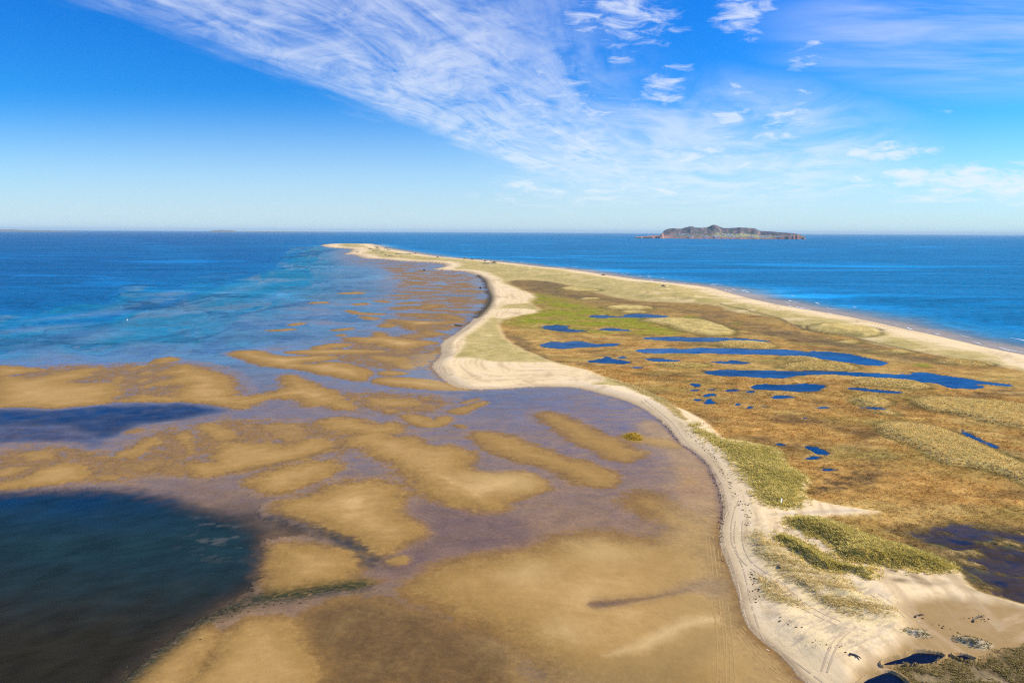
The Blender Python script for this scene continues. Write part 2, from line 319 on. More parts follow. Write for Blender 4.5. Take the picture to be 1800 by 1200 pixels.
 ('C', .20, 12, [-20,758, 130,750, 250,755, 320,770, 400,790, 500,752, 560,722, 640,730, 743,775, 640,822, 500,867, 350,888, 200,918, 60,947, -20,957]),
 ('C', .08, 8, [240,642, 400,634, 505,640, 565,700, 500,742, 420,742, 345,720, 300,690]),
 ('B', .12, 5, [618,926, 680,917, 742,936, 700,951, 630,950]),
 ('B', .06, 5, [796,642, 870,624, 882,636, 820,657]),
 ('P', .012, 20, [320,748, 420,733, 520,742, 600,733, 705,745, 725,772, 640,792, 560,803, 470,823, 380,835, 320,805]), ('P', .012, 16, [-20,790, 120,780, 240,800, 335,790, 300,832, 180,852, -20,852]), ('P', .012, 16, [555,690, 700,688, 810,700, 765,732, 640,727]),
 ('P', .012, 16, [225,772, 330,743, 355,802, 250,832]), ('P', .012, 16, [-20,650, 130,640, 250,640, 340,633, 425,660, 435,702, 330,717, 200,713, -20,716]), ('P', .012, 14, [640,600, 760,590, 780,640, 700,655, 600,640, 560,622]),
 # beach apron round the grassy islet
 ('L', .18, 16, [570,500, 620,478, 690,500, 760,510, 850,520, 890,540, 880,570, 800,560, 720,545, 640,530, 590,520]),
]
# depth of the lagoon (m) at photo points
DEP = [(-250,410,4.5),(0,410,4.5),(0,480,4.2),(150,470,4.0),(0,525,2.6),(150,515,2.4),(300,480,2.8),(430,450,3.2),(500,424,4),(560,420,4),(700,420,4.5),(0,570,1.15),(150,550,1.15),(250,522,1.25),(350,495,1.3),(450,468,1.5),(520,450,1.1),(-250,640,.5),
 (0,622,.5),(150,600,.6),(280,570,.65),(400,525,.75),(500,490,.7),(560,462,.6),(610,445,.07),(640,452,.05),(690,463,.05),(730,466,.06),(600,550,.22),(450,590,.36),(250,630,.2),(100,640,.12),(0,640,.12),(700,480,.13),(640,478,.28),(800,530,.09),(700,600,.09),(500,620,.12),(620,700,.10),(560,434,.5),(520,437,.9),(470,441,1.7),(440,436,3),(480,428,3.6),(545,426,3.6),
 (800,470,.10),(840,640,.06),(900,720,.20),(870,700,.26),(1000,720,.14),(1080,740,.07),(1120,780,.05),(1000,800,.07),(850,760,.12),(700,760,.09),(500,740,.12),(400,720,.2),(300,760,.1),(200,830,.1),(400,860,.15),(620,800,.16),(660,830,.18),(560,850,.1),(900,880,.07),(820,930,.08),(1050,860,.10),(1150,840,.06),(1200,900,.045),(1240,960,.03),(1270,1060,.02),(700,1000,.06),(640,960,.08),(600,1080,.03),(700,1150,.04),(850,1180,.03),(1100,1050,.05),(1000,1060,.05),(460,940,.3),(420,900,.3),(480,1040,.1),(950,900,.05),(1300,1190,.02),(1100,1190,.02)]
num = np.zeros(NV); den = np.zeros(NV)
qx = PXx + 14 * W1; qy = PXy + 5 * W2
for (X, Y, dv) in DEP:
    w = 1.0 / (((qx - X) / 1.0) ** 2 + ((qy - Y) * 2.6) ** 2 + 900.0) ** 2
    num += w * math.log(dv); den += w
depth = np.exp(num / den); depth = lerp(depth, 5.0, sstep(R, 3500, 4500))
lag_far = sstep(PXx, 560, 700) * (1 - sstep(PXy, 424, 440))
# diagonal bands running along the depth contours
along = LT / 260.0
str_n = fbm(np.log(depth) * 3.2 + 0.4 * W1, along + 0.15 * W2, 4, 77)
stm = sstep(depth, 0.16, 0.45) * (1 - sstep(depth, 2.0, 4.0))
depth = depth * np.exp(stm * 0.9 * str_n)
# dark pool (bottom left), the blue channel, weed
POOL = px('D', [-600,195, 0,194, 200,184, 400,177, 600,177, 750,190, 900,215, 980,250, 1100,290, 1280,330, 1375,400, 1408,450, 1395,560, 1385,660, 1290,715, 1100,825, 950,925, 850,1000, 760,1090, 640,1190, 480,1320, -600,1600])
CHAN = px('B', [-100,505, 130,498, 300,507, 500,492, 700,470, 900,462, 1200,466, 1350,482, 1430,505, 1300,530, 1150,555, 1000,572, 850,602, 760,640, 700,672, 600,682, 560,650, 450,612, 300,595, 100,605, -100,620])
PURP = px('B', [-100,600, 300,590, 560,640, 640,700, 620,745, 480,720, 300,690, 120,700, -100,720])
sdP = poly_sd(POOL, 10, 2, 200); sdC = poly_sd(CHAN, 16, 2, 120); sdV = poly_sd(PURP, 20, 2, 120)
pool = sstep(sdP + 26 * fbm(LT / 30, LR / 18, 5, 66, .6), -26, 46); chan = sstep(sdC, -18, 30); purp = sstep(sdV, -20, 30)
chan = np.clip(chan * (.9 + .9 * fbm(LT / 70, LR / 45, 5, 61, .6)), 0, 1)
depth = lerp(depth, 1.2 + 0.8 * sstep(sdP, 0, 160), pool); depth = lerp(depth, 1.2, chan); depth = lerp(depth, 0.35, purp * (1 - chan))
# open sea to the right
seaR = (sdL < 0) & (dE < dW - 5) & (PXx > 560)
seaR_f = seaR.astype(float)
depth_sea = 0.15 + 5.0 * sstep(dE + 22 * fbm(GX / 60, GY / 60, 3, 5), 8, 150)
depth_sea = np.where(R > 4000, 5.0, depth_sea)
depth = np.where(seaR, depth_sea, depth)
near_w = np.where(seaR, 0, 1.0)
depth = depth * lerp(1.0, np.clip(np.abs(land_m) / 6.0, 0.15, 1), near_w * sstep(-land_m, -1, 0) * sstep(-PXy, -760, -640))
z = -depth
# small-scale shape of the flat
rip = fbm(LT / 34, LR / 22, 5, 41)                     # scale-free relief of the flat
ripW = fbm(GX / 26, GY / 14, 5, 43)
RIPZONE = px('R', [640,290, 900,325, 1150,330, 1500,335, 1700,390, 1770,480, 1800,600, 1740,720, 1600,850, 1400,1000, 1100,1040, 800,960, 560,880, 520,700, 700,560, 660,420])
RIP2 = px('C', [800,440, 1000,420, 1400,440, 1750,440, 1750,520, 1500,600, 1250,580, 1000,560, 780,500])
RIP3 = px('B', [1100,480, 1500,495, 1800,420, 1800,560, 1300,560, 1150,600, 900,700, 1150,650, 1150,900, 900,900, 700,850, 900,700])
rz = sstep(poly_sd(RIPZONE, 20, 2, 100), -20, 60); r2 = sstep(poly_sd(RIP2, 20, 2, 100), -20, 40); r3 = sstep(poly_sd(RIP3, 20, 2, 100), -20, 40)
chan_n = fbm(GX / 40 + 0.5 * fbm(GX / 80, GY / 60, 2, 3), GY / 21 + 0.4 * fbm(GX / 70, GY / 70, 2, 8), 4, 91)
z = z + (1 - stm) * (0.03 * rip * (sdL < 0))
TIPZ = px('R', [0,60, 120,110, 250,150, 280,175, 420,180, 500,215, 700,235, 1000,250, 1250,258, 1330,285, 1180,320, 900,350, 700,330, 400,290, 200,260, 0,190, -200,110])
tz_ = sstep(poly_sd(TIPZ, 30, 2, 300), -30, 120); midb = sstep(PXy, 470, 510) * (1 - sstep(PXy, 610, 640)) * sstep(PXx, 380, 560) * (sdL < 0) * ~seaR
z = z + tz_ * (0.34 * fbm(GX / 60, GY / 80, 4, 93) + 0.07) + midb * (1 - rz) * .42 * np.maximum(fbm(GX / 50 + 3, GY / 34, 5, 95), -.05)
z = z + rz * (0.44 * chan_n + 0.115) + (r2 + r3) * 0.16 * fbm(GX / 9, GY / 9, 4, 53)
dry = np.zeros(NV)
edge_n = fbm(LT / 40 + 5, LR / 24, 6, 47, 0.62); edge_f = fbm(LT / 15 + 2, LR / 7, 5, 48, 0.6)
midl = sstep(PXy, 655, 715) * (1 - sstep(PXy, 830, 900)) * (1 - sstep(PXx, 640, 860))
am = 0.9 + 1.0 * midl; amf = 0.5 + 1.1 * midl + .35 * (PXy < 700)
for (cr, hb, soft, pts) in BARS:
    s = poly_sd(px(cr, pts), 5.0 if cr in 'RC' else 8.0, 1, 60)
    s = s + np.clip(edge_n * am + edge_f * amf, -3, 3) * min(soft, 24) + 3.5 + 4 * midl
    k = sstep(s, -0.9 * soft, soft * 2.2)
    on = s > -0.9 * soft
    zb = -0.075 + (hb + 0.075) * k + (0.03 if hb > .03 else .07) * rip + (0.0 if hb > .03 else 0.075) * edge_f
    z = np.where(on & (sdL < 0), np.maximum(z, zb), z)
    dry = np.maximum(dry, sstep(s, 0.5 * soft, 20 + soft * 3.2) * min(1, hb * 3.4))
fr = fbm(LT / 16, LR / 8, 5, 49, 0.62)
z = z + (sdL < 0) * (0.05 + 0.04 * sstep(-PXy, -800, -700) + 0.08 * midl) * fr * np.exp(-(z / 0.075) ** 2) * (1 - stm)
z = np.where(sdL < 0, lerp(z, np.minimum(z, -.9), chan), z); z = np.where(sdL < 0, lerp(z, np.minimum(z, -.45 + .12 * fr), purp * (1 - chan) * np.clip(.8 + 1.5 * edge_n, 0, 1)), z)
OLIVE = px('E', [330,880, 420,850, 560,800, 720,790, 800,820, 900,860, 1010,890, 1110,930, 1240,975, 1390,1050, 1390,1600, 480,1600, 478,1100, 400,1000])
ol = sstep(poly_sd(OLIVE, 22, 2, 120), -30, 40)
z = np.where(sdL < 0, lerp(z, np.maximum(z, 0.05 + 0.02 * rip), ol), z)
# dark tongue of water lying on the big bar
TONG = px('F', [492,886, 520,860, 600,850, 700,845, 800,835, 870,805, 940,772, 1050,755, 1120,780, 1125,850, 1060,870, 960,840, 860,868, 760,880, 660,905, 560,917])
tg = sstep(poly_sd(TONG, 8, 2, 80), -10, 30); z = np.where(sdL < 0, lerp(z, -0.06, tg), z)

# ------------------------------------------------------------------ land heights
land = sdL > 0
n40 = fbm(GX / 40, GY / 40, 4, 101); n12 = fbm(GX / 12, GY / 12, 4, 103); n4 = fbm(GX / 4, GY / 4, 3, 107); n90 = fbm(GX / 90, GY / 90, 3, 109)
MARSH = np.vstack([px('J', [555,292, 640,275, 850,292, 1000,338, 1200,385, 1450,400, 1700,412]),
    px('K', [250,390, 500,418, 560,442, 640,482, 700,498, 850,508, 950,538, 1050,568, 1200,592, 1400,628, 1600,668, 1800,702]), px('P', [2100,715, 2500,850, 2500,1250, 2000,1110, 1800,1068, 1750,1058, 1700,1040, 1698,1022, 1667,995]),
    px('Q', [1250,285, 1050,240, 940,190, 830,140, 700,95]), px('N', [900,745, 800,732, 560,692, 440,662, 370,612, 450,532, 340,480, 262,400, 220,330, 100,305, 0,285]),
    px('L', [1100,530, 1050,470, 960,400, 830,345, 730,285, 640,245, 530,210, 470,195]), px('J', [1080,797, 1000,760, 900,740, 800,716, 720,682, 620,632, 562,602, 538,552, 518,502, 620,472, 760,450, 690,402, 740,362, 640,330])])
sdM = poly_sd(MARSH, 7, 1, 1e5)
marsh = sstep(sdM, -6, 10)
ridge_w = sstep(dE + 14 * n40, 28, 75) * (1 - sstep(dE + 25 * n90, 95, 210))
ridge_w *= np.clip(R / 500, 0.5, 1.0)
hl = 0.05 + 1.15 * sstep(land_m, 0.0, 9.0) + 0.15 * n12 * sstep(land_m, 3, 12)
hl = hl + ridge_w * (2.4 + 1.6 * n40 + 0.7 * n12) * (1 - sstep(sdM, -70, 2))
hl = lerp(hl, 0.75 + 0.10 * n12 + 0.05 * n4, marsh)
HUM = [  # pale grass hummocks standing in the marsh
 ('J', [1055,427, 1150,412, 1280,415, 1362,427, 1300,438, 1150,438]), ('J', [832,323, 900,314, 1000,325, 1085,340, 960,342, 870,334]),
 ('J', [1145,452, 1200,440, 1300,442, 1324,453, 1200,458]), ('J', [1255,496, 1350,482, 1480,479, 1600,489, 1700,514, 1795,560, 1720,579, 1600,576, 1480,546, 1420,521, 1340,506]),
 ('K', [155,552, 250,541, 400,542, 494,565, 482,581, 350,584, 200,579]), ('K', [478,636, 550,624, 700,635, 765,651, 650,657]), ('K', [478,687, 560,664, 700,654, 850,659, 945,690, 850,701, 650,702]),
 ('K', [878,767, 950,744, 1100,744, 1250,765, 1324,790, 1250,801, 1100,791, 950,781]), ('K', [648,487, 720,459, 850,459, 1000,469, 1060,500, 970,532, 900,511, 750,501]),
 ('K', [945,601, 1050,594, 1200,599, 1254,610, 1050,611]), ('K', [1296,651, 1400,639, 1600,659, 1645,681, 1450,671]), ('K', [868,851, 950,837, 1050,844, 1113,870, 1060,896, 930,891]),
 ('N', [1055,22, 1200,-2, 1500,18, 1800,48, 2200,110, 2200,330, 1800,205, 1600,172, 1420,122, 1300,102, 1150,82]), ('N', [858,182, 920,158, 1050,164, 1200,184, 1350,219, 1500,289, 1650,359, 1800,429, 2200,640, 2200,800, 1800,552, 1650,492, 1500,452, 1350,442, 1280,422, 1180,362, 1080,312, 960,267, 888,227]),
 ('N', [858,96, 930,84, 1002,100, 1002,119, 900,113]), ('L', [1680,10, 1760,0, 1850,5, 1790,20]), ('L', [760,130, 900,120, 1060,130, 1000,142, 850,144]),
 ('J', [930,380, 1000,372, 1090,378, 1000,388])]
hum = np.zeros(NV); hum_edge_shade = np.zeros(NV)
for cr, pts in HUM:
    s = poly_sd(px(cr, pts), 6, 2, 50); k = sstep(s, -5, 14)
    hum = np.maximum(hum, k); hum_edge_shade = np.maximum(hum_edge_shade, np.exp(-((s + 3) / 7.0) ** 2))
    m_ = np.maximum(s, 0) * R / FPX
    hl = np.where(s > -12, hl + sstep(m_, -0.3, 5.0) * (1.1 + 0.5 * n12) * (s > 0), hl)
g1 = poly_sd(px('Q', [525,118, 580,104, 680,109, 760,129, 850,154, 950,199, 1050,234, 1200,269, 1330,309, 1420,359, 1433,395, 1380,407, 1200,392, 1050,372, 940,362, 860,347, 798,311, 808,281, 760,241, 660,201, 570,161]), 7, 2, 90)
g2 = poly_sd(px('Q', [478,210, 530,199, 620,239, 720,289, 800,349, 890,374, 1012,389, 1014,442, 930,422, 830,402, 740,402, 650,342, 560,282]), 7, 2, 90)
g3 = poly_sd(px('Q', [320,192, 420,168, 500,258, 620,328, 740,398, 860,418, 900,468, 1000,558, 1150,598, 1204,640, 1000,662, 880,652, 740,592, 600,492, 480,402, 370,292]), 10, 2, 90)
g4 = poly_sd(px('Q', [356,390, 450,418, 520,478, 620,558, 705,612, 560,592, 450,552, 380,482]), 8, 2, 90)
g5 = poly_sd(px('L', [925,430, 1000,488, 1100,538, 1250,558, 1385,568, 1422,640, 1482,690, 1585,740, 1500,800, 1535,850, 1500,905, 1330,885, 1250,772, 1200,682, 1130,602, 1000,512]), 8, 2, 90)
g6 = poly_sd(px('L', [510,212, 640,239, 740,279, 835,330, 930,430, 900,430, 800,350, 740,315, 660,280, 580,240]), 6, 2, 60)
m1 = np.maximum(g1, 0) * R / FPX; m2 = np.maximum(g2, 0) * R / FPX; m5 = np.maximum(g5, 0) * R / FPX
hl = hl + sstep(m1, 0, 5) * (1.5 + 0.5 * n12) + sstep(m2, 0, 3) * (1.2 + 0.3 * n12) + sstep(m5, 0, 7) * (0.8 + 0.4 * n12)
hl = hl + sstep(g3, 0, 30) * (0.5 + 0.5 * n12)
PONDS = [
 ('J', [1000,473, 1050,463, 1130,470, 1180,478, 1200,460, 1260,456, 1340,461, 1446,472, 1400,481, 1280,481, 1150,479, 1060,481]),
 ('J', [752,528, 800,517, 860,519, 902,527, 892,537, 960,545, 1004,550, 930,557, 850,551, 790,541]), ('J', [1042,541, 1100,533, 1180,537, 1256,551, 1150,549, 1060,546]),
 ('J', [730,626, 800,604, 870,612, 900,604, 950,601, 1000,612, 1050,622, 1170,614, 1186,622, 1080,633, 960,636, 860,646, 800,641]),
 ('P', [1118,595, 1167,593.5, 1233,595, 1267,594.5, 1317,597.5, 1357,601, 1327,602.5, 1267,602, 1200,602, 1150,600]),
 ('P', [1110,618, 1133,615, 1183,613.5, 1200,616.5, 1220,612.5, 1267,613.5, 1350,615, 1400,616.5, 1413,621, 1433,618.5, 1483,621.5, 1517,629.5, 1540,634.5, 1562,639, 1550,644.5, 1527,644.5, 1500,640.5, 1450,633.5, 1400,627.5, 1333,624.5, 1267,623.5, 1200,622.5, 1133,622.5]),
 ('J', [970,711, 1050,700, 1110,680, 1140,700, 1200,706, 1234,720, 1190,729, 1120,721, 1050,719]), ('J', [1276,697, 1350,694, 1420,702, 1506,707, 1420,713, 1350,713]), ('J', [1155,689, 1200,684, 1214,692, 1170,696]), ('J', [1215,743, 1260,737, 1304,743, 1250,749]),
 ('K', [140,656, 190,649, 230,655, 240,641, 290,647, 374,663, 300,666, 200,661]),
 ('K', [100,712, 160,697, 300,696, 450,699, 600,702, 800,701, 950,711, 1100,719, 1200,719, 1230,707, 1300,714, 1400,729, 1500,741, 1560,757, 1650,764, 1756,779, 1740,787, 1640,776, 1560,770, 1540,775, 1604,785, 1560,796, 1450,796, 1370,786, 1330,766, 1200,759, 1100,746, 950,729, 800,721, 700,723, 570,731, 560,739, 450,738, 300,731, 150,723]),
 ('K', [340,786, 400,771, 550,775, 650,769, 730,774, 760,785, 735,801, 720,814, 600,813, 500,806, 400,804]), ('K', [860,793, 920,789, 1000,799, 1100,807, 1186,818, 1120,824, 1000,813, 900,804]), ('K', [455,839, 490,827, 540,834, 610,843, 550,848, 480,848]),
 ('L', [930,228, 980,225, 1008,240, 980,246, 942,237]), ('L', [930,260, 970,257, 988,266, 945,269]), ('L', [1026,259, 1072,251, 1072,261, 1040,265]), ('L', [1112,261, 1160,257, 1193,266, 1160,276, 1122,271]), ('L', [1212,270, 1260,265, 1284,272, 1240,279]),
 ('L', [1012,286, 1060,279, 1094,292, 1050,301, 1018,299]), ('L', [1008,326, 1040,303, 1060,321, 1078,330, 1030,339, 1010,337]), ('L', [956,316, 990,307, 1001,318, 965,323]), ('L', [1217,359, 1240,347, 1273,352, 1240,365]), ('L', [1167,341, 1195,334, 1213,342, 1180,348]),
 ('L', [1298,351, 1330,346, 1333,357]), ('L', [1532,411, 1560,405, 1575,415, 1545,419]), ('L', [1592,356, 1650,351, 1658,360, 1605,361]),
 ('N', [396,316, 440,306, 520,324, 578,365, 540,377, 470,362, 442,336]), ('N', [406,391, 450,377, 508,382, 480,399, 430,399]), ('N', [522,463, 560,451, 603,460, 580,473, 540,473]), ('N', [212,298, 240,291, 303,305, 250,309]),
 ('N', [1375,204, 1420,214, 1480,244, 1560,279, 1653,325, 1642,339, 1560,306, 1480,266, 1408,231]), ('N', [750,66, 860,61, 963,78, 900,81, 790,73])]
pond_id = np.full(NV, -1); pond_k = np.zeros(NV); pond_rim = np.zeros(NV)
WL = 0.62
for i, (cr, pts) in enumerate(PONDS):
    s = poly_sd(px(cr, pts), 8.0, 1, 40) + 7 * edge_f + 3 * edge_n
    pond_id[s > -3] = i; k = sstep(s, -2, 4)
    pond_k = np.maximum(pond_k, k); pond_rim = np.maximum(pond_rim, np.exp(-((s + 2.5) / 4.0) ** 2))
hl = lerp(hl, 0.25, pond_k)
SWAMP = px('Q', [1180,170, 1260,150, 1420,145, 1480,130, 1600,165, 1680,155, 1800,165, 2300,280, 2300,700, 1800,562, 1700,532, 1600,492, 1520,472, 1500,402, 1430,335, 1350,270, 1240,220])
sdS = poly_sd(SWAMP, 10, 2, 120); swn = fbm(GX / 9 + GY / 22, GY / 9 - GX / 30, 5, 131); swn2 = fbm(GX / 5 + GY / 10, GY / 6, 4, 135)
sw = sstep(sdS, -20, 20)
hl = lerp(hl, WL - 0.05 + 0.40 * swn + 0.42 * swn2 + .2 * n4 - 0.10 * sstep(sdS, 10, 60), sw)
BOT = [('U', [296,690, 330,650, 470,618, 540,590, 600,565, 660,548, 800,553, 920,575, 960,605, 900,640, 840,680, 700,695, 540,697, 400,700, 320,712]),
       ('U', [1040,585, 1100,575, 1180,590, 1260,620, 1300,640, 1240,660, 1120,640, 1050,610]), ('U', [100,850, 250,790, 330,755, 400,765, 480,810, 540,850, 620,980, -100,1020])]
bot = np.zeros(NV)
for i, (cr, pts) in enumerate(BOT):
    s = poly_sd(px(cr, pts), 5, 2, 60); k = sstep(s, -4, 8); bot = np.maximum(bot, k); pond_id[s > -6] = 100 + i
hl = lerp(hl, WL - 0.5, bot)
FLATS = px('P', [1560,1065, 1640,1052, 1750,1060, 1800,1070, 2300,1200, 2300,1500, 1560,1500, 1480,1200, 1520,1170, 1560,1150, 1600,1110])
fl = sstep(poly_sd(FLATS, 12, 2, 120), -16, 24)
hl = np.where(bot < 0.01, lerp(hl, 0.72 + 0.04 * n12, fl * (1 - sw)), hl)
MUD = px('U', [400,705, 560,700, 800,700, 900,640, 1000,610, 1060,620, 1200,665, 1330,650, 1500,560, 1700,520, 2000,420, 2600,500, 2600,1200, 700,1200, 560,860])
mud = sstep(poly_sd(MUD, 12, 2, 80), -8, 14) * (1 - bot)
hl = hl + mud * (0.35 * fbm(GX / 5, GY / 5, 4, 141))
MND = [('U', [500,335, 540,312, 660,300, 760,325, 830,370, 820,400, 700,410, 600,390, 540,365]), ('U', [1000,395, 1100,370, 1240,385, 1400,430, 1500,500, 1400,540, 1280,515, 1150,470, 1060,440])]
mnd = np.zeros(NV)
for cr, pts in MND:
    s = poly_sd(px(cr, pts), 6, 2, 50); k = sstep(s, 0, 18); mnd = np.maximum(mnd, sstep(s, -4, 6)); hl = hl + 0.7 * k
ISLET = poly_sd(px('L', [572,500, 590,484, 630,478, 670,485, 692,512, 680,527, 630,524, 590,514]), 4, 2, 60)
z = np.where(land, hl, z)
isl = sstep(ISLET, -2, 4); z = z + sstep(np.maximum(ISLET, 0) * R / FPX, 0, 4) * 0.6 * (1 + 0.4 * n4)
# smooth beach foot
z = np.where(land, np.maximum(z, 0.04), z)

# ------------------------------------------------------------------ albedo of the ground
def C3(r, g_, b_): return np.array([r, g_, b_], float)
BEACH = C3(.83, .635, .35); GRASS = C3(.50, .385, .14); GRASS_G = C3(.30, .255, .06); MBROWN = C3(.33, .195, .052); MDARK = C3(.14, .09, .038)
MGREEN = C3(.235, .24, .018); OCHRE = C3(.45, .285, .085); SANDW = C3(.30, .175, .05); SANDD = C3(.46, .285, .10); MUDC = C3(.12, .085, .045)
col = np.tile(SANDW, (NV, 1))
def paint(c, w):
    global col
    col = col + (np.asarray(c) - col) * np.clip(w, 0, 1)[:, None]
tex = np.zeros(NV)                                     # how strongly the plant texture shows
nlp = fbm(LT / 90, LR / 90, 4, 201); nlp2 = fbm(LT / 25, LR / 25, 4, 203)
# flat
paint(SANDD, np.clip(dry * (1 + .5 * edge_n), 0, 1)); paint(C3(.58, .385, .155), sstep(dry + .35 * nlp, .75, 1.15) * .7); paint(C3(.23, .125, .032), (1 - sstep(z, 0.02, 0.11)) * .8); paint(C3(.24, .14, .05), np.maximum(rz, tz_) * (1 - dry) * .8)
paint(C3(.34, .21, .11), sstep(-z, 0.0, 0.06) * 0.85 * (sdL < 0))
paint(C3(.135, .078, .026), ol * np.clip(0.9 + 0.35 * nlp2, 0, 1) * (1 - sstep(z, 0.09, 0.18)))
paint(C3(.20, .125, .04), ol * np.clip(2.2 * nlp - .2, 0, .8) * (1 - sstep(z, 0.09, 0.18)))
MAUVE = px('E', [820,340, 1000,335, 1200,380, 1364,380, 1500,470, 1500,560, 1250,575, 1100,600, 1000,620, 900,690, 800,730, 700,720, 640,690, 700,620, 900,530, 960,480, 900,420])
mv = sstep(poly_sd(MAUVE, 14, 2, 100), -20, 40); paint(C3(.20, .12, .085), mv * 0.8 * (1 - sstep(z, 0.02, 0.12)))
paint(C3(.17, .105, .06), tg * 0.7)
RED = px('F', [880,330, 940,310, 1000,330, 1040,380, 1060,440, 1000,440, 930,460, 890,420, 920,380]); rd = sstep(poly_sd(RED, 14, 2, 60), -14, 30); paint(C3(.22, .06, .03), rd * (0.5 + 0.5 * nlp2))
paint(C3(.42, .20, .03), sstep(poly_sd(px('F', [900,360, 950,350, 990,400, 930,410]), 12, 2, 50), -8, 20) * .8)
paint(C3(.36, .16, .03), sstep(poly_sd(px('F', [1000,470, 1060,480, 1085,560, 1100,680, 1060,640, 1030,560]), 14, 2, 60), -10, 30) * .5)
paint(C3(.45, .30, .12), sstep(-land_m, 0, 3) * (1 - sstep(-land_m, 6, 20)) * (dW < dE) * (R < 420) * 0.55)
paint(C3(.05, .042, .06), purp * (1 - chan) * np.clip(.75 + nlp2, 0, 1))
paint(C3(.40, .25, .085), sstep(fbm(LT / 20, LR / 13, 5, 821, .6), .1, .35) * (sdL < 0) * .35 * sstep(z, .03, .1)); LOWB = px('F', [100,1000, 260,1075, 420,1120, 620,1110, 760,1090, 860,1045, 1000,1010, 1080,1010, 1090,1060, 1000,1110, 960,1210, 900,1400, 300,1400, 240,1150]); lb = sstep(poly_sd(LOWB, 30, 2, 140), -50, 60)
paint(C3(.27, .175, .065), lb * .75 * (sdL < 0)); paint(C3(.27, .18, .065), sstep(poly_sd(px('F', [1010,480, 1080,560, 1110,760, 1180,960, 1090,960, 1050,900, 1060,740, 1020,620]), 24, 2, 120), -40, 50) * .6 * (sdL < 0))
paint(C3(.62, .44, .20), sstep(poly_sd(px('F', [570,1098, 680,1070, 780,1010, 880,955, 1000,918, 1080,925, 1070,965, 960,990, 880,1030, 790,1072, 680,1100]), 18, 2, 80), -14, 34) * .85)
for t_ in ([60,355, 160,340, 260,350, 330,385, 300,420, 180,430, 60,400], [420,640, 560,620, 700,640, 800,680, 700,720, 520,720], [180,740, 330,700, 420,740, 330,800, 200,800], [330,1000, 450,930, 560,1010, 470,1060]): paint(C3(.55, .375, .15), sstep(poly_sd(px('F', t_), 26, 2, 120), -50, 60) * .6)
weed = np.clip(pool * (1.0) + chan * (0.75 + 0.8 * nlp2) + 0.6 * purp, 0, 1)
paint(C3(.018, .022, .022), pool); paint(C3(.02, .03, .045), chan * np.clip(0.8 + nlp2, 0, 1))
# weedy rim of the dark pool
rim = line_d(px('D', [640,1190, 760,1090, 850,1010, 940,930, 1040,870, 1150,830, 1300,770, 1420,745, 1530,740]) if True else None)
rimE = line_d(px('E', [120,800, 260,785, 400,765, 520,745, 640,730]))
rw = np.minimum(rim, rimE); paint(C3(.035, .04, .014), np.exp(-(rw / (0.022 * R)) ** 2) * np.clip(0.95 + 1.6 * edge_f, 0, 1))
CH2 = line_d(px('E', [-20,395, 130,395, 250,430, 380,455, 480,490, 580,530, 660,580, 700,620])); paint(C3(.06, .05, .035), np.exp(-(CH2 / (0.022 * R)) ** 2) * np.clip(0.8 + nlp2, 0, 1) * (1 - sstep(z, 0.05, 0.12)))
edge_l = line_d(px('E', [0,195, 130,170, 260,145, 400,115, 490,75, 540,72])); paint(C3(.09, .06, .035), np.exp(-(edge_l / 1.4) ** 2) * .35)
# land
lw = land.astype(float)
paint(BEACH, lw)
gr_cover = sstep(np.minimum(land_m / (0.030 * R), 8), 0.45, 1.0)
duneg = lw * (1 - marsh) * gr_cover * (R > 330)
duneg *= sstep(dE + 16 * n40 + 8 * n12, 16, 44) * (1 - 0.55 * sstep(fbm(GX / 30 + 4, GY / 22, 4, 211), 0.12, 0.4) * (1 - sstep(dE, 70, 150)))
GR = lerp(GRASS, GRASS_G, np.clip(0.28 + 0.55 * nlp + 0.3 * n40, 0, .8)[:, None])
def paint_v(c, w):
    global col
    col = col + (c - col) * np.clip(w, 0, 1)[:, None]
LOBES = [('J', [480,282, 560,298, 640,330, 742,361, 690,385, 722,403, 540,412, 500,440]), ('J', [488,440, 600,430, 700,434, 766,450, 640,472, 540,490, 488,482]),
         ('J', [165,725, 250,702, 340,692, 420,700, 500,716, 650,722, 800,716, 900,741, 1000,757, 1082,797, 1100,830, 900,850, 600,860, 350,870, 230,830]),
         ('J', [215,612, 300,560, 340,570, 362,605, 340,650, 290,690, 220,730, 150,740, 200,680]), ('L', [830,345, 960,400, 1052,470, 1060,492, 1000,490, 930,420, 860,380])]
lob = np.zeros(NV)
for cr, pts in LOBES: lob = np.maximum(lob, sstep(poly_sd(px(cr, pts), 8, 2, 60), -6, 10))
duneg = duneg * (1 - 0.85 * lob) * (1 - fl)
paint_v(GR, duneg * np.clip(0.93 + 0.3 * n12, 0, 1)); tex = np.maximum(tex, duneg * 0.55)
# marsh
mcol = lerp(MBROWN, OCHRE, np.clip(0.35 + 1.2 * nlp2, 0, 1)[:, None])
mcol = lerp(mcol, MDARK, np.clip(0.08 + 2.2 * fbm(GX / 34, GY / 20, 6, 221, .6), 0, .9)[:, None])
mk = marsh * lw
mcol = lerp(mcol, C3(.25, .215, .06), np.clip(1.6 * fbm(GX / 55 + 9, GY / 30, 5, 225, .6), 0, .7)[:, None]); mcol = lerp(mcol, C3(.52, .38, .13), np.clip(1.7 * fbm(GX / 38 - 5, GY / 17, 5, 227, .6) - .1, 0, .7)[:, None])
mcol = mcol * np.array([1.14, 1.05, .96]); paint_v(mcol, mk); tex = np.maximum(tex, mk)
farm = sstep(R, 420, 800)
paint(C3(.24, .165, .06), mk * farm * 0.6)
GREEN = px('J', [640,380, 760,345, 900,395, 1050,430, 1150,470, 1300,480, 1420,540, 1500,572, 1300,575, 1000,560, 800,545, 540,510, 620,470, 760,450, 700,410])
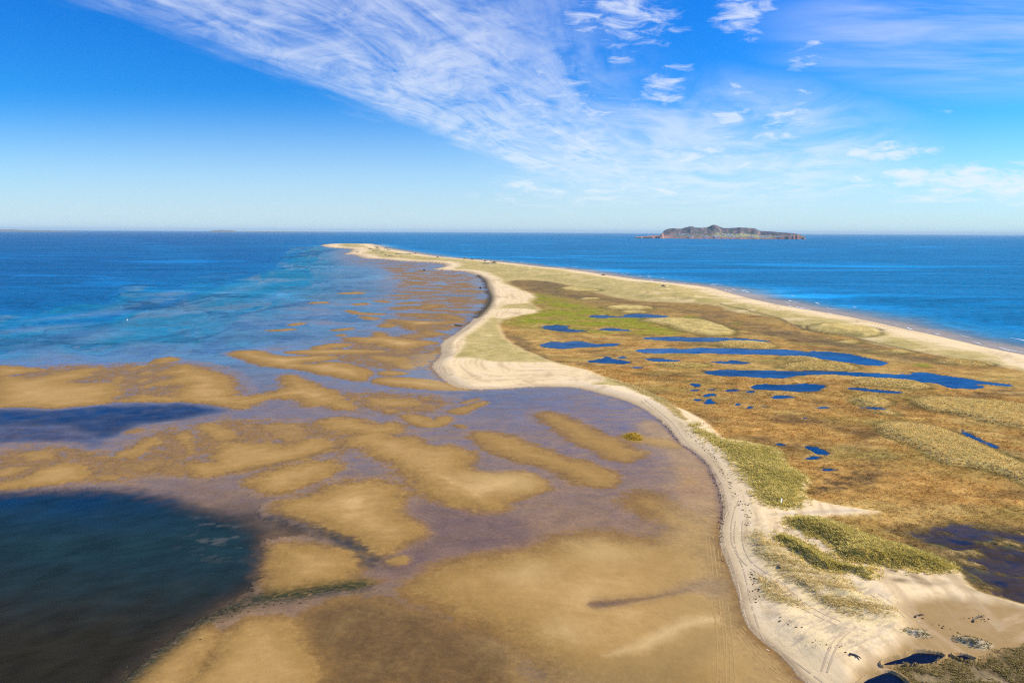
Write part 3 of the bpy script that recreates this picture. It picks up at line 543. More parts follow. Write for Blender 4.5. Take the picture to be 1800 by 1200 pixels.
gz = sstep(poly_sd(GREEN, 24, 2, 100), -40, 40) * np.clip(0.75 + 2.0 * fbm(GX / 46, GY / 22, 5, 231, .6), .08, 1)
GREEN2 = [('K', [0,405, 60,410, 120,425, 60,432, 0,432]), ('K', [240,445, 300,440, 350,455, 290,465]), ('L', [740,130, 900,118, 1080,132, 950,146]), ('K', [1200,665, 1300,660, 1330,680, 1240,685])]
for cr, pts in GREEN2: gz = np.maximum(gz, 0.8 * sstep(poly_sd(px(cr, pts), 8, 2, 50), -6, 12))
paint(MGREEN, mk * gz)
DARK = px('J', [548,292, 600,260, 750,280, 955,295, 850,322, 840,332, 950,346, 1210,386, 1400,420, 1600,440, 1700,440, 1800,460, 1800,540, 1650,480, 1450,430, 1150,400, 1000,385, 800,362, 690,335])
dk = sstep(poly_sd(DARK, 22, 2, 80), -16, 30)
dk = np.maximum(dk, 0.9 * sstep(poly_sd(px('K', [0,420, 180,400, 330,430, 560,480, 760,520, 940,560, 1200,610, 1500,670, 1500,700, 1200,650, 900,600, 700,560, 450,520, 200,470, 0,450]), 22, 2, 80), -16, 30))
dk = np.maximum(dk, 0.8 * sstep(poly_sd(px('J', [540,560, 640,560, 720,620, 760,680, 900,745, 720,680, 600,620]), 12, 2, 60), -8, 16))
paint(C3(.15, .105, .05), mk * dk * np.clip(0.7 + n40 + 0.5 * n12, 0, 1))
NEARD = [('N', [370,600, 440,545, 560,520, 640,450, 760,470, 740,560, 860,640, 640,610, 480,640]), ('N', [640,800, 760,810, 900,830, 1080,850, 1200,920, 1150,1000, 1000,940, 860,850]), ('N', [650,520, 800,380, 1000,420, 900,520, 1000,560, 860,600])]
for cr, pts in NEARD: paint(C3(.13, .085, .04), mk * sstep(poly_sd(px(cr, pts), 24, 2, 90), -24, 40) * np.clip(0.45 + 1.6 * n4 + n12, 0, 1))
paint(C3(.42, .27, .085), mk * pond_rim * 0.6 * (1 + edge_f)); paint(C3(.10, .07, .03), mk * pond_rim * sstep(edge_n, 0, .3))
HG = lerp(C3(.58, .43, .155), C3(.44, .34, .10), np.clip(0.4 + n12 + 0.6 * n40, 0, 1)[:, None])
paint(C3(.14, .115, .03), lw * hum_edge_shade * (1 - .6 * hum) * 0.9 * (R < 1100) * np.clip(.8 + edge_n, 0, 1)); paint_v(HG, hum * lw); tex = np.maximum(tex, hum)  # dark hummock outlines: shade painted into the ground colour
# creeks
CREEKS = [('K', [200,350, 350,390, 450,410, 530,430, 550,450, 640,470, 660,465, 650,488, 760,505, 850,512, 930,535, 1040,562, 1200,595, 1400,640, 1560,665, 1700,690]), ('K', [520,452, 600,460, 640,485]), ('N', [980,35, 1080,30, 1130,70, 1240,98, 1360,105, 1410,130])]
for cr, pts in CREEKS:
    dc = line_d(px(cr, pts)); paint(C3(.11, .075, .03), np.exp(-(dc / (0.0022 * R)) ** 2) * lw * .85)
# near dunes
dens3 = np.clip(sstep(g3, -10, 30) * np.clip(0.55 + 1.3 * fbm(GX / 7 + GY / 5, GY / 2.2 + GX / 9, 4, 241), 0, 1), 0, 1)
paint(C3(.58, .46, .20), np.clip(1.25 * sstep(g3, -30, 30) * np.clip(.75 + 1.2 * fbm(GX / 5 + GY / 4, GY / 1.6 + GX / 8, 4, 243), 0, 1), 0, .9) * lw)
paint_v(lerp(C3(.50, .39, .13), C3(.32, .28, .07), np.clip(0.35 + 1.1 * n12, 0, 1)[:, None]), sstep(g1 + 14 * n4, -14, 14))
paint_v(lerp(C3(.46, .37, .13), C3(.26, .24, .05), np.clip(0.45 + 1.1 * n12, 0, 1)[:, None]), sstep(g2 + 14 * n4, -14, 12) * .85)
paint(C3(.42, .36, .13), sstep(g4, -6, 20) * np.clip(.6 + n4, 0, 1)); paint_v(lerp(C3(.40, .33, .12), C3(.28, .25, .06), np.clip(0.4 + n12 + n4 * .5, 0, 1)[:, None]), sstep(g5 + 14 * n4, -16, 14))
paint(C3(.36, .32, .10), sstep(g6, -5, 8) * .8)
tex = np.maximum(tex, np.maximum.reduce([sstep(g1, -4, 8), sstep(g2, -4, 8), sstep(g5, -5, 10), .6 * dens3, .7 * sstep(g4, -6, 20), .7 * sstep(g6, -5, 8)]))
NSAND = px('Q', [300,120, 420,120, 520,170, 860,420, 1020,440, 1230,620, 1150,760, 1000,860, 900,880, 700,860, 560,800, 430,640, 380,520, 330,330])
ns = sstep(poly_sd(NSAND, 16, 2, 120), -30, 40) * lw * (1 - np.clip(tex, 0, 1)) * (1 - fl)
st1 = fbm((GX + .6 * GY) / 7, (GY - .6 * GX) / 1.6, 5, 811, .6); st2 = fbm(GX / 4, GY / 4, 5, 813, .6)
paint(C3(.40, .33, .22), ns * np.clip(.25 + 1.5 * st1, 0, .8)); paint(C3(.55, .46, .21), ns * np.clip(-.1 - 1.6 * st1, 0, .6)); paint(C3(.30, .23, .13), ns * sstep(st2, .22, .42) * .6); tex = np.maximum(tex, ns * .22)
# sand paths
SANDP = [('Q', [500,168, 600,210, 700,260, 780,305, 815,325, 800,300, 740,250, 640,200, 540,160]), ('Q', [440,92, 560,84, 700,72, 860,66, 985,72, 880,84, 720,92, 560,100, 470,110])]
for cr, pts in SANDP: s = sstep(poly_sd(px(cr, pts), 5, 2, 40), -4, 6); paint(C3(.56, .45, .29), s * .9); tex = tex * (1 - s)
paint(C3(.365, .24, .10), fl * lw * (1 - sw)); tex = tex * (1 - fl)
paint(C3(.16, .115, .05), mud); paint(C3(.36, .27, .15), mud * np.clip(1.6 * fbm(GX / 6, GY / 6, 4, 251), 0, 1)); tex = np.maximum(tex, mud * .8)
paint(C3(.56, .47, .33), mnd * .8); paint(C3(.40, .33, .18), mnd * np.clip(0.5 + 2 * n4, 0, .9)); tex = np.maximum(tex, mnd * .4)
paint(C3(.10, .072, .03), sstep(sdS, -45, 5) * lw * (1 - fl) * np.clip(.5 + 1.5 * swn2, 0, 1) * (g1 < -4)); paint(C3(.09, .062, .025), sw * (1 - sstep(z, WL + 0.05, WL + 0.3))); paint(C3(.34, .235, .085), sw * sstep(z, WL + 0.05, WL + 0.22)); tex = np.maximum(tex, sw * .8)
paint(C3(.15, .14, .02), sw * sstep(fbm(GX / 10, GY / 7, 3, 261), 0.15, 0.4) * (z < WL))
paint(C3(.13, .09, .04), lw * np.exp(-(line_d(px('W', [0,745, 200,790, 400,850, 560,870, 700,880, 560,900, 300,880, 100,850])) / 1.3) ** 2) * (0.6 + n4))
paint(C3(.42, .28, .035), isl); tex = np.maximum(tex, isl)
bst = fbm(land_m / 2.2 + .5 * n12, LT / 160 + LR / 160, 4, 701); paint(C3(.50, .36, .20), lw * (tex < .2) * (1 - marsh) * np.clip(1.5 * bst, 0, .65)); paint(C3(.78, .62, .42), lw * (tex < .2) * (1 - marsh) * (1 - fl) * np.clip(-1.3 * bst, 0, .7))
paint(C3(.44, .32, .17), lw * (tex < .2) * (1 - marsh) * sstep(n40 + .5 * n4, .12, .5) * .55)
paint(C3(.17, .12, .06), lw * (R < 520) * np.exp(-((land_m - .5) / .55) ** 2) * np.clip(.75 + edge_n, 0, 1) * (dW < dE))  # wet bank edge on the lagoon side, with its shade painted in
# damp foot of the beach, wet band on the open shore
paint(C3(.40, .30, .18), lw * (1 - sstep(land_m, 0.2, 0.016 * R + 1.0)) * 0.7)
# dark weed line on the far lagoon shore
WL1 = line_d(px('I', [1195,352, 1245,385, 1252,430, 1275,480, 1280,520, 1255,560, 1215,605, 1180,632])); paint(C3(.07, .05, .025), np.exp(-(WL1 / 4.5) ** 2))
paint(C3(.52, .41, .25), seaR_f * .8)
col = np.clip(col, 0.005, 0.9)

# ------------------------------------------------------------------ materials
def mat(name):
    m = bpy.data.materials.new(name); m.use_nodes = True; gg = G(m.node_tree); gg.n.clear()
    out = gg.node('ShaderNodeOutputMaterial'); return m, gg, out
def plain(name, c, rough=0.8, var=0.25, scale=3.0):
    m, gg, out = mat(name); p = gg.node('ShaderNodeBsdfPrincipled'); co = gg.node('ShaderNodeTexCoord').outputs['Object']
    n = gg.noise(co, scale, 4, .6); lo = tuple(v * (1 - var) for v in c) + (1,); hi = tuple(min(v * (1 + var), 1) for v in c) + (1,)
    gg.l.new(gg.mix(n, lo, hi), p.inputs['Base Color']); p.inputs['Roughness'].default_value = rough; p.inputs['Specular IOR Level'].default_value = 0.15
    gg.l.new(p.outputs[0], out.inputs[0]); return m

M_ground, gg, out = mat('ground')
geo = gg.node('ShaderNodeNewGeometry'); pos = geo.outputs['Position']
c0 = gg.attr('albedo', 'Color'); tx_ = gg.attr('plant'); wet = gg.attr('wet')
n_a = gg.noise(pos, 0.16, 5, .65, .4); n_b = gg.noise(pos, 0.9, 4, .65, .3); n_c = gg.noise(pos, 3.0, 3, .6)
pat = gg.m('ADD', gg.m('ADD', gg.m('MULTIPLY', n_a, .45), gg.m('MULTIPLY', n_b, .38)), gg.m('MULTIPLY', n_c, .25))
pat = gg.m('SUBTRACT', pat, 0.54)
amp = gg.m('ADD', gg.m('ADD', 0.55, gg.m('MULTIPLY', wet, 1.5)), gg.m('MULTIPLY', tx_, 3.2))
val = gg.m('MAXIMUM', gg.m('ADD', 1.0, gg.m('MULTIPLY', pat, amp)), 0.28)
val = gg.m('MINIMUM', val, 1.75)
vc = gg.node('ShaderNodeCombineColor'); [gg.l.new(val, vc.inputs[i]) for i in range(3)]
colr = gg.mix(1.0, c0, vc.outputs[0], 'MULTIPLY')
p = gg.node('ShaderNodeBsdfPrincipled'); gg.l.new(colr, p.inputs['Base Color'])
gg.l.new(gg.m('SUBTRACT', 0.92, gg.m('MULTIPLY', wet, 0.42)), p.inputs['Roughness'])
gg.l.new(gg.m('ADD', 0.03, gg.m('MULTIPLY', wet, 0.05)), p.inputs['Specular IOR Level'])
bmp = gg.node('ShaderNodeBump'); bmp.inputs['Distance'].default_value = 0.5
gg.l.new(gg.m('ADD', gg.m('MULTIPLY', n_b, 0.7), gg.m('MULTIPLY', n_c, 0.35)), bmp.inputs['Height'])
gg.l.new(gg.m('ADD', 0.16, gg.m('MULTIPLY', tx_, 0.74)), bmp.inputs['Strength'])
gg.l.new(bmp.outputs[0], p.inputs['Normal']); gg.l.new(p.outputs[0], out.inputs[0])

def water_mat(name, rough, wave, cap):
    m, gg, out = mat(name)
    pos = gg.node('ShaderNodeNewGeometry').outputs['Position']
    body = gg.attr('body', 'Color'); al = gg.attr('opacity'); gl = gg.attr('gloss'); wvs = gg.attr('wave')
    mp = gg.node('ShaderNodeMapping'); mp.inputs['Scale'].default_value = (0.35, 1.0, 1.0); gg.l.new(pos, mp.inputs[0])
    slick = gg.noise(mp.outputs[0], 0.010, 5, .62, 1.2); wv = gg.noise(pos, 0.09, 6, .72, .2)
    mp2 = gg.node('ShaderNodeMapping'); mp2.inputs['Scale'].default_value = (0.4, 1.0, 1.0); mp2.inputs['Rotation'].default_value = (0, 0, .06); gg.l.new(pos, mp2.inputs[0])
    ln = gg.noise(mp2.outputs[0], 0.0016, 6, .58, .8); ln = gg.m('SUBTRACT', 1.0, gg.ss(gg.m('ABSOLUTE', gg.m('SUBTRACT', ln, .53)), 0.0, 0.022))
    brk = gg.ss(gg.noise(mp2.outputs[0], 0.0035, 3, .5, 0), .42, .62); ln = gg.m('MULTIPLY', ln, brk)
    v = gg.m('ADD', gg.m('MULTIPLY', gg.m('SUBTRACT', slick, .5), 1.1), gg.m('MULTIPLY', gg.m('SUBTRACT', wv, .5), 1.9))
    v = gg.m('ADD', v, gg.m('MULTIPLY', ln, .8))
    v = gg.m('MULTIPLY', v, wvs); vc = gg.node('ShaderNodeCombineColor'); val = gg.m('ADD', 1.0, v); [gg.l.new(val, vc.inputs[i]) for i in range(3)]
    dif = gg.node('ShaderNodeBsdfDiffuse'); gg.l.new(gg.mix(1.0, body, vc.outputs[0], 'MULTIPLY'), dif.inputs[0])
    tr = gg.node('ShaderNodeBsdfTransparent')
    mx = gg.node('ShaderNodeMixShader'); gg.l.new(al, mx.inputs[0]); gg.l.new(tr.outputs[0], mx.inputs[1]); gg.l.new(dif.outputs[0], mx.inputs[2])
    gs = gg.node('ShaderNodeBsdfGlossy'); gs.inputs['Roughness'].default_value = rough; gs.inputs['Color'].default_value = (.72, .79, .90, 1)
    bmp = gg.node('ShaderNodeBump'); bmp.inputs['Strength'].default_value = wave; bmp.inputs['Distance'].default_value = 0.3
    gg.l.new(gg.noise(pos, 0.8, 4, .6), bmp.inputs['Height']); gg.l.new(bmp.outputs[0], gs.inputs['Normal'])
    fr = gg.node('ShaderNodeFresnel'); fr.inputs[0].default_value = 1.33
    fac = gg.m('MULTIPLY', gg.m('MINIMUM', gg.m('MULTIPLY', fr.outputs[0], 1.25), cap), gl)
    mp3 = gg.node('ShaderNodeMapping'); mp3.inputs['Scale'].default_value = (0.4, 1.0, 1.0); gg.l.new(pos, mp3.inputs[0])
    rp = gg.noise(mp3.outputs[0], 0.22, 5, .68, .5); fac = gg.m('MULTIPLY', fac, gg.m('ADD', .45, gg.m('MULTIPLY', gg.ss(rp, .32, .66), 1.0)))
    fac = gg.m('MULTIPLY', fac, gg.m('ADD', 1.0, gg.m('MULTIPLY', gg.m('SUBTRACT', slick, .5), 1.6)))
    m2 = gg.node('ShaderNodeMixShader'); gg.l.new(fac, m2.inputs[0]); gg.l.new(mx.outputs[0], m2.inputs[1]); gg.l.new(gs.outputs[0], m2.inputs[2])
    gg.l.new(m2.outputs[0], out.inputs[0]); return m
M_sea = water_mat('sea_water', 0.2, 0.5, 0.46); M_pond = water_mat('pond_water', 0.08, 0.1, 0.5)

# ------------------------------------------------------------------ meshes from the grid
def grid_faces():
    i = np.arange(ny - 1)[:, None] * nx + np.arange(nx - 1)[None, :]
    return np.stack([i, i + 1, i + nx + 1, i + nx], -1).reshape(-1, 4)[:, ::-1]
FACES = grid_faces()
def mesh_obj(name, verts, faces, m, attrs=None, smooth=True):
    """verts (n,3), faces (k,4) or (k,3) as arrays; attrs name -> (n,) or (n,3)"""
    me = bpy.data.meshes.new(name); k = faces.shape[1]
    me.vertices.add(len(verts)); me.vertices.foreach_set('co', np.ascontiguousarray(verts, np.float32).ravel())
    me.loops.add(faces.size); me.loops.foreach_set('vertex_index', np.ascontiguousarray(faces, np.int32).ravel())
    me.polygons.add(len(faces)); me.polygons.foreach_set('loop_start', np.arange(0, faces.size, k, dtype=np.int32))
    me.polygons.foreach_set('use_smooth', np.full(len(faces), smooth))
    for nm, a_ in (attrs or {}).items():
        if a_.ndim == 1:
            at = me.attributes.new(nm, 'FLOAT', 'POINT'); at.data.foreach_set('value', np.ascontiguousarray(a_, np.float32))
        else:
            at = me.attributes.new(nm, 'FLOAT_COLOR', 'POINT'); c4 = np.ones((len(a_), 4), np.float32); c4[:, :3] = a_; at.data.foreach_set('color', c4.ravel())
    me.update(calc_edges=True); me.validate(clean_customdata=False)
    me.materials.append(m); o = bpy.data.objects.new(name, me); COL.objects.link(o); return o
def sub(faces, verts, attrs):
    u, inv = np.unique(faces, return_inverse=True)
    return verts[u], inv.reshape(faces.shape), {k: v[u] for k, v in attrs.items()}
def tag(o, label=None, cat=None, group=None, kind=None):
    if label: o['label'] = label
    if cat: o['category'] = cat
    if group: o['group'] = group
    if kind: o['kind'] = kind
    return o
GV = np.stack([GX, GY, z], -1)
wetv = np.clip(1 - sstep(z, 0.02, 0.22), 0, 1) * (sdL < 3)
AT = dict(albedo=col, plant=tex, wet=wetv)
# which named ground a face belongs to
fz = lambda v: v[FACES].mean(1)
f_land = fz(lw) > 0.5
f_marsh = f_land & (fz(marsh) > 0.5)
f_beach = f_land & ~f_marsh & ((fz(duneg) < 0.35) & (fz(tex) < 0.35))
f_dune = f_land & ~f_marsh & ~f_beach
deepf = (fz(depth) > 6) | (fz(R) > 30000)
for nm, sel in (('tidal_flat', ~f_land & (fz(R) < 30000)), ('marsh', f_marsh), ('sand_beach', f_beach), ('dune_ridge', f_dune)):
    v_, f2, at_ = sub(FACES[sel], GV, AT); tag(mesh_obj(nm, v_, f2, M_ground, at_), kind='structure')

# water sheets
def ramp(x, xs, cs):
    cs = np.array(cs); return np.stack([np.interp(x, xs, cs[:, i]) for i in range(3)], -1)
dwat = np.maximum(-z, 0)
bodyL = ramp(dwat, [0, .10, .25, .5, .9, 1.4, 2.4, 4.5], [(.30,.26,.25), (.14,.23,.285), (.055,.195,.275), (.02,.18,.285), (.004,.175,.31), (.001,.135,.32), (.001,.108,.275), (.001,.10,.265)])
bodyR = ramp(dwat, [0, .4, 1.5, 3, 5], [(.32,.27,.26), (.12,.27,.38), (.02,.23,.43), (.001,.19,.42), (.000,.152,.335)])
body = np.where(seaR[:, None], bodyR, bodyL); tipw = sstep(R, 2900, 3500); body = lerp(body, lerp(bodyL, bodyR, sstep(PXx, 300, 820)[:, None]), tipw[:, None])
opac = 1 - np.exp(-dwat * lerp(5.0, 1.8, sstep(PXy + 12 * W2, 610, 740)))
opac = np.where(seaR, 1 - np.exp(-dwat * 1.5), opac); opac = lerp(opac, 1.0, tipw)
dark = np.clip(pool + chan * 0.9 + purp * .5, 0, 1)
flatw = sstep(PXy + 10 * W2, 640, 705) * ~seaR
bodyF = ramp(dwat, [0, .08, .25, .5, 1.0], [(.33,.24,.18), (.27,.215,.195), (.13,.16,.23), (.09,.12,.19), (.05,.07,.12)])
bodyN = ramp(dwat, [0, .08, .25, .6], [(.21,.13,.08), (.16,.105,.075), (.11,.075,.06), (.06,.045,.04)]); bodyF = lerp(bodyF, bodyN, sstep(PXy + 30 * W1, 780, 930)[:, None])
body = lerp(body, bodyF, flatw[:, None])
WEEDS = [[-60,712, 0,700, 100,685, 250,655, 380,625, 480,590, 600,558, 560,588, 450,632, 330,668, 180,702, 60,720, -60,735], [-40,655, 60,645, 180,640, 120,655, 0,665], [440,702, 560,680, 640,670, 625,692, 520,702], [680,752, 720,718, 800,700, 905,688, 855,722, 780,748],
 [775,652, 820,655, 900,620, 980,600, 1025,593, 965,627, 880,648], [1035,722, 1040,700, 1100,660, 1180,630, 1245,623, 1180,662, 1195,687, 1120,712], [1150,552, 1250,515, 1335,498, 1280,522, 1200,548], [1285,664, 1350,630, 1405,618, 1345,652], [1195,577, 1300,568, 1450,570, 1490,580, 1350,602, 1240,592],
 [1420,640, 1550,615, 1650,640, 1560,660, 1450,655], [1520,470, 1620,450, 1700,452, 1600,475], [1480,560, 1560,520, 1500,545]]
GREYS = [[100,552, 400,520, 650,478, 850,418, 1010,382, 870,442, 680,502, 420,537], [690,512, 950,470, 1150,410, 1400,338, 1460,328, 1250,402, 1000,482, 800,517], [-40,603, 300,568, 520,572, 300,602, 80,622], [250,650, 400,610, 560,600, 700,620, 520,655, 350,690], [1000,560, 1200,480, 1450,410, 1650,360, 1500,430, 1250,500, 1100,560]]
wdp = np.zeros(NV); gdp = np.zeros(NV)
for pts in WEEDS: wdp = np.maximum(wdp, sstep(poly_sd(px('A', pts), 26, 2, 160) + 22 * edge_f, -26, 30))
for pts in GREYS: gdp = np.maximum(gdp, sstep(poly_sd(px('A', pts), 26, 2, 160) + 16 * edge_f, -40, 60))
body = lerp(body, np.array([.15, .235, .33]), (gdp * .6 * (1 - flatw))[:, None]); 
weedn = sstep(fbm(np.log(dwat + .05) * 1.6 + LR / 160, LT / 210 + .3 * W1, 5, 631, .6), .09, .30) * sstep(dwat, .12, .3) * (1 - sstep(dwat, 1.4, 2.2)) * (1 - flatw) * ~seaR; weedn = np.maximum(weedn * .9, wdp * (1 - flatw))
lil = sstep(fbm(np.log(dwat + .05) * 2.2 - LR / 130, LT / 260 - .3 * W1, 5, 633, .6), .06, .3) * sstep(dwat, .1, .25) * (1 - sstep(dwat, .9, 1.6)) * (1 - flatw) * ~seaR
body = lerp(body, np.array([.11, .20, .275]), (lil * .75)[:, None])
body = lerp(body, np.array([.004, .07, .17]), (weedn * .8)[:, None])
poolc = lerp(np.array([.022, .020, .013]), np.array([.011, .032, .040]), sstep(-PXy - 30 * W1, -1130, -960)[:, None]); poolc = lerp(poolc, np.array([.002, .032, .085]), (sstep(-PXy, -960, -862) * (1 - .7 * sstep(PXx, 150, 420)) * (.8 + .6 * nlp))[:, None])
haloz = sstep(sdP, -150, -30) * (1 - pool); body = lerp(body, lerp(np.array([.16, .115, .095]), np.array([.07, .05, .03]), sstep(PXy, 860, 960)[:, None]), haloz[:, None]); poolc0 = 1 + .45 * fbm(LT / 60, LR / 30, 5, 651, .55); body = lerp(body, poolc * np.clip(poolc0, .4, 1.8)[:, None], pool[:, None])
patch = sstep(fbm(LT / 55, LR / 30, 5, 641, .62), .05, .3) * sstep(PXx, 290, 380) * (1 - sstep(PXy, 960, 1000)) * pool; body = lerp(body, np.array([.085, .09, .085]), (.7 * patch)[:, None])
body = lerp(body, np.array([.003, .040, .13]), (chan * np.clip(.75 + .8 * nlp2, 0, 1))[:, None])
opac = np.where(seaR, opac, np.maximum(opac, np.maximum.reduce([.8 * weedn, pool * .96, chan * .9])))
body = lerp(body, np.array([.055, .05, .10]), (purp * (1 - chan) * .7)[:, None])
gloss = lerp(np.full(NV, .95), 0.2, sstep(dwat, 0.12, .8)); gloss = lerp(gloss, 0.2, np.maximum(pool, chan)); gloss = gloss * (1 - .75 * sstep(sdP, -150, -30) * (1 - pool) * sstep(PXy, 860, 960)); gloss = np.where(seaR, 0.2, gloss); gloss = lerp(gloss, 0.2, tipw)
gloss = np.where(seaR, gloss, gloss * sstep(dwat, -.005, .05) * lerp(1.0, .42, sstep(PXy, 690, 900)) * (.8 + .5 * edge_f)); rd2 = np.clip(rd + sstep(-land_m, 0, 2) * (1 - sstep(-land_m, 6, 16)) * (PXy > 740), 0, 1); gloss = np.where(seaR, gloss, gloss * (1 - .75 * rd2)); opac = np.where(seaR, opac, opac * (1 - .75 * rd2)); gloss = np.clip(gloss, 0, 1)
farsea = sstep(R, 3000, 9000); gloss = gloss * (1 - 0.3 * farsea)
WV = np.stack([GX, GY, np.full(NV, 0.0)], -1)
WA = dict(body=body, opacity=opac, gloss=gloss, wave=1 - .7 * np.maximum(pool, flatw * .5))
f_wat = (z[FACES].min(1) < 0.02) & ~(lw[FACES].min(1) > 0.5)
f_sea = f_wat & ((fz(seaR_f) > 0.5) | (fz(R) > 6000))
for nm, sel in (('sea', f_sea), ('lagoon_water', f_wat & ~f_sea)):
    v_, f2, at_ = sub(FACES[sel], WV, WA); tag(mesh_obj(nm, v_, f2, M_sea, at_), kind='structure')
pb = np.tile(np.array([.001, .046, .145]), (NV, 1)); PA = dict(body=pb, opacity=np.clip(1 - np.exp(-np.maximum(WL - z, 0) * 10), .15, .97), gloss=np.full(NV, .38), wave=np.full(NV, .8))
PV = np.stack([GX, GY, np.full(NV, WL)], -1)
fid = pond_id[FACES].max(1); lowf = z[FACES].min(1) < WL
for i in range(len(PONDS)):
    s = (fid == i) & lowf
    if s.sum() > 1:
        v_, f2, at_ = sub(FACES[s], PV, PA); tag(mesh_obj('pond', v_, f2, M_pond, at_), kind='structure')
pb2 = np.tile(np.array([.003, .007, .022]), (NV, 1)); PA2 = dict(body=pb2, opacity=np.full(NV, .93), gloss=np.full(NV, .5), wave=np.full(NV, .5))
for i in range(3):
    s = (fid == 100 + i) & lowf
    if s.sum() > 1: v_, f2, at_ = sub(FACES[s], PV, PA2); tag(mesh_obj('tidal_pool', v_, f2, M_pond, at_), kind='structure')
s = (fz(sw) > 0.4) & lowf & (fid < 0)
v_, f2, at_ = sub(FACES[s], PV, dict(body=lerp(np.array([.07, .045, .02]), np.array([.018, .024, .05]), sstep(WL - z, .2, .45)[:, None]), opacity=np.clip((WL - z) * 4, 0, .85), gloss=np.full(NV, .4), wave=np.full(NV, .8))); tag(mesh_obj('marsh_water', v_, f2, M_pond, at_), kind='structure')

# ------------------------------------------------------------------ grid look-up for draping things on the ground
def grid_z(x, y):
    """height of the ground at world points, by inverting the unrolled picture grid"""
    x = np.asarray(x, float); y = np.asarray(y, float)
    v = np.stack([x, y, np.full_like(x, -H)]); zz = f_ @ v
    c = 900 + FPX * (r0 @ v) / zz; r = 192.5 - FPX * (u0 @ v) / zz
    ci = np.clip(np.searchsorted(cols, c) - 1, 0, nx - 2); ri = np.clip(np.searchsorted(vrows, r) - 1, 0, ny - 2)
    tc = np.clip((c - cols[ci]) / (cols[ci + 1] - cols[ci]), 0, 1); tr = np.clip((r - vrows[ri]) / (vrows[ri + 1] - vrows[ri]), 0, 1)
    Z = z.reshape(ny, nx)
    return (Z[ri, ci] * (1 - tc) + Z[ri, ci + 1] * tc) * (1 - tr) + (Z[ri + 1, ci] * (1 - tc) + Z[ri + 1, ci + 1] * tc) * tr
def gz_(x, y): return float(grid_z(np.array([x]), np.array([y]))[0])
def at(X, Y):
    x, y = ground([X], [Y]); x, y = float(x[0]), float(y[0])
    for _ in range(3):
        h = gz_(x, y); a_, b_ = ground([X], [Y], max(h, 0)); x, y = float(a_[0]), float(b_[0])
    return x, y, max(gz_(x, y), 0.0)

# ------------------------------------------------------------------ the far island
RI = 9000.0
ISL = np.array([  # photo x, photo y of the skyline
 (1109, 418.6), (1114, 415.6), (1130, 414.6), (1146, 413.6), (1158, 412.4), (1162, 407), (1166, 403.6), (1173, 402), (1180, 401.3), (1192, 402.3), (1202, 399.6), (1209, 398), (1214, 398.6), (1218, 400.3), (1232, 400.5), (1240, 399), (1246, 396.2), (1249, 395.4), (1253, 396), (1258, 397.8), (1266, 401),
 (1280, 401), (1296, 400), (1310, 401), (1322, 402), (1330, 406), (1342, 406.6), (1356, 407.4), (1362, 408.2), (1380, 409), (1392, 410), (1400, 412), (1407, 414.5), (1412, 419.4)])
ix_ = np.linspace(1107, 1414, 320); it_ = np.linspace(0, 1, 90)
sky_y = np.interp(ix_, ISL[:, 0], ISL[:, 1])
hz = 407.5 + 0.005 * (ix_ - 900)
tanx = (ix_ - 900) / FPX
top_h = np.maximum(H + (RI + 1300) * (hz - sky_y) / FPX, 0)
def island_h(u, t_):
    """u photo x, t 0 at the near shore to 1 at the far shore"""
    th = np.interp(u, ix_, top_h); x = u * 0.06
    prof = np.interp(t_, [0, .04, .10, .35, .50, .68, .85, 1.0], [0.0, .10, .14, .24, .46, 1.0, .55, 0.0])
    low = np.interp(t_, [0, .03, .6, .9, 1.0], [0, .75, 1.0, .8, 0])
    k = sstep(th, 60, 95)
    n = fbm(x * 0.9, t_ * 5.0, 4, 301); n2 = fbm(x * 3.0, t_ * 14.0, 4, 303)
    gul = 0.22 * n * np.sin(np.clip(t_ * 1.25, 0, 1) * math.pi) + 0.06 * n2 * (t_ > .02)
    h = th * lerp(low, prof, k) * (1 + gul * (np.abs(t_ - .68) > .04))
    return np.clip(h, 0, th) - 3.0 * (th < 1)
uu, tt_ = np.meshgrid(ix_, it_)
hh = island_h(uu.ravel(), tt_.ravel()).reshape(uu.shape)
wid = np.interp(ix_, [1107, 1160, 1240, 1330, 1414], [250, 1400, 1900, 1700, 500])
shore_r = RI + np.interp(ix_, [1107, 1150, 1220, 1300, 1380, 1414], [350, 120, 0, 60, 100, 300]) + 60 * fbm(ix_ / 14, ix_ * 0, 3, 311)
rr = shore_r[None, :] + tt_ * wid[None, :]
az = np.arctan(tanx)[None, :]
IV = np.stack([rr * np.sin(az), rr * np.cos(az), hh - 0.5], -1).reshape(-1, 3)
ni = len(ix_); fi = (np.arange(len(it_) - 1)[:, None] * ni + np.arange(ni - 1)[None, :]); fi = np.stack([fi, fi + 1, fi + ni + 1, fi + ni], -1).reshape(-1, 4)
un, tn, hn = uu.ravel(), tt_.ravel(), hh.ravel()
ic = np.tile(C3(.080, .074, .082), (len(un), 1)); fn = fbm(un * .12, tn * 9, 4, 321); fn2 = fbm(un * .35, tn * 20, 3, 323)
def ipaint(c, w):
    global ic
    ic = ic + (np.asarray(c) - ic) * np.clip(w, 0, 1)[:, None]
ipaint(C3(.20, .13, .10), sstep(fn, 0, .3) * .8); ipaint(C3(.17, .18, .09), sstep(fn2, .05, .3) * .6 * sstep(-tn, -.6, -.4)); ipaint(C3(.06, .075, .05), sstep(-fn, 0.05, .3) * .8)
fld = sstep(un, 1235, 1275) * (1 - sstep(un, 1340, 1365)) * sstep(tn, .08, .14) * (1 - sstep(tn, .42, .52)); ipaint(C3(.36, .36, .13), fld * np.clip(.6 + 1.8 * fn2, 0, 1))
ipaint(C3(.16, .15, .07), sstep(tn, .05, .1) * (1 - sstep(tn, .3, .45)) * np.clip(.3 + fn2, 0, 1) * sstep(un, 1170, 1200))
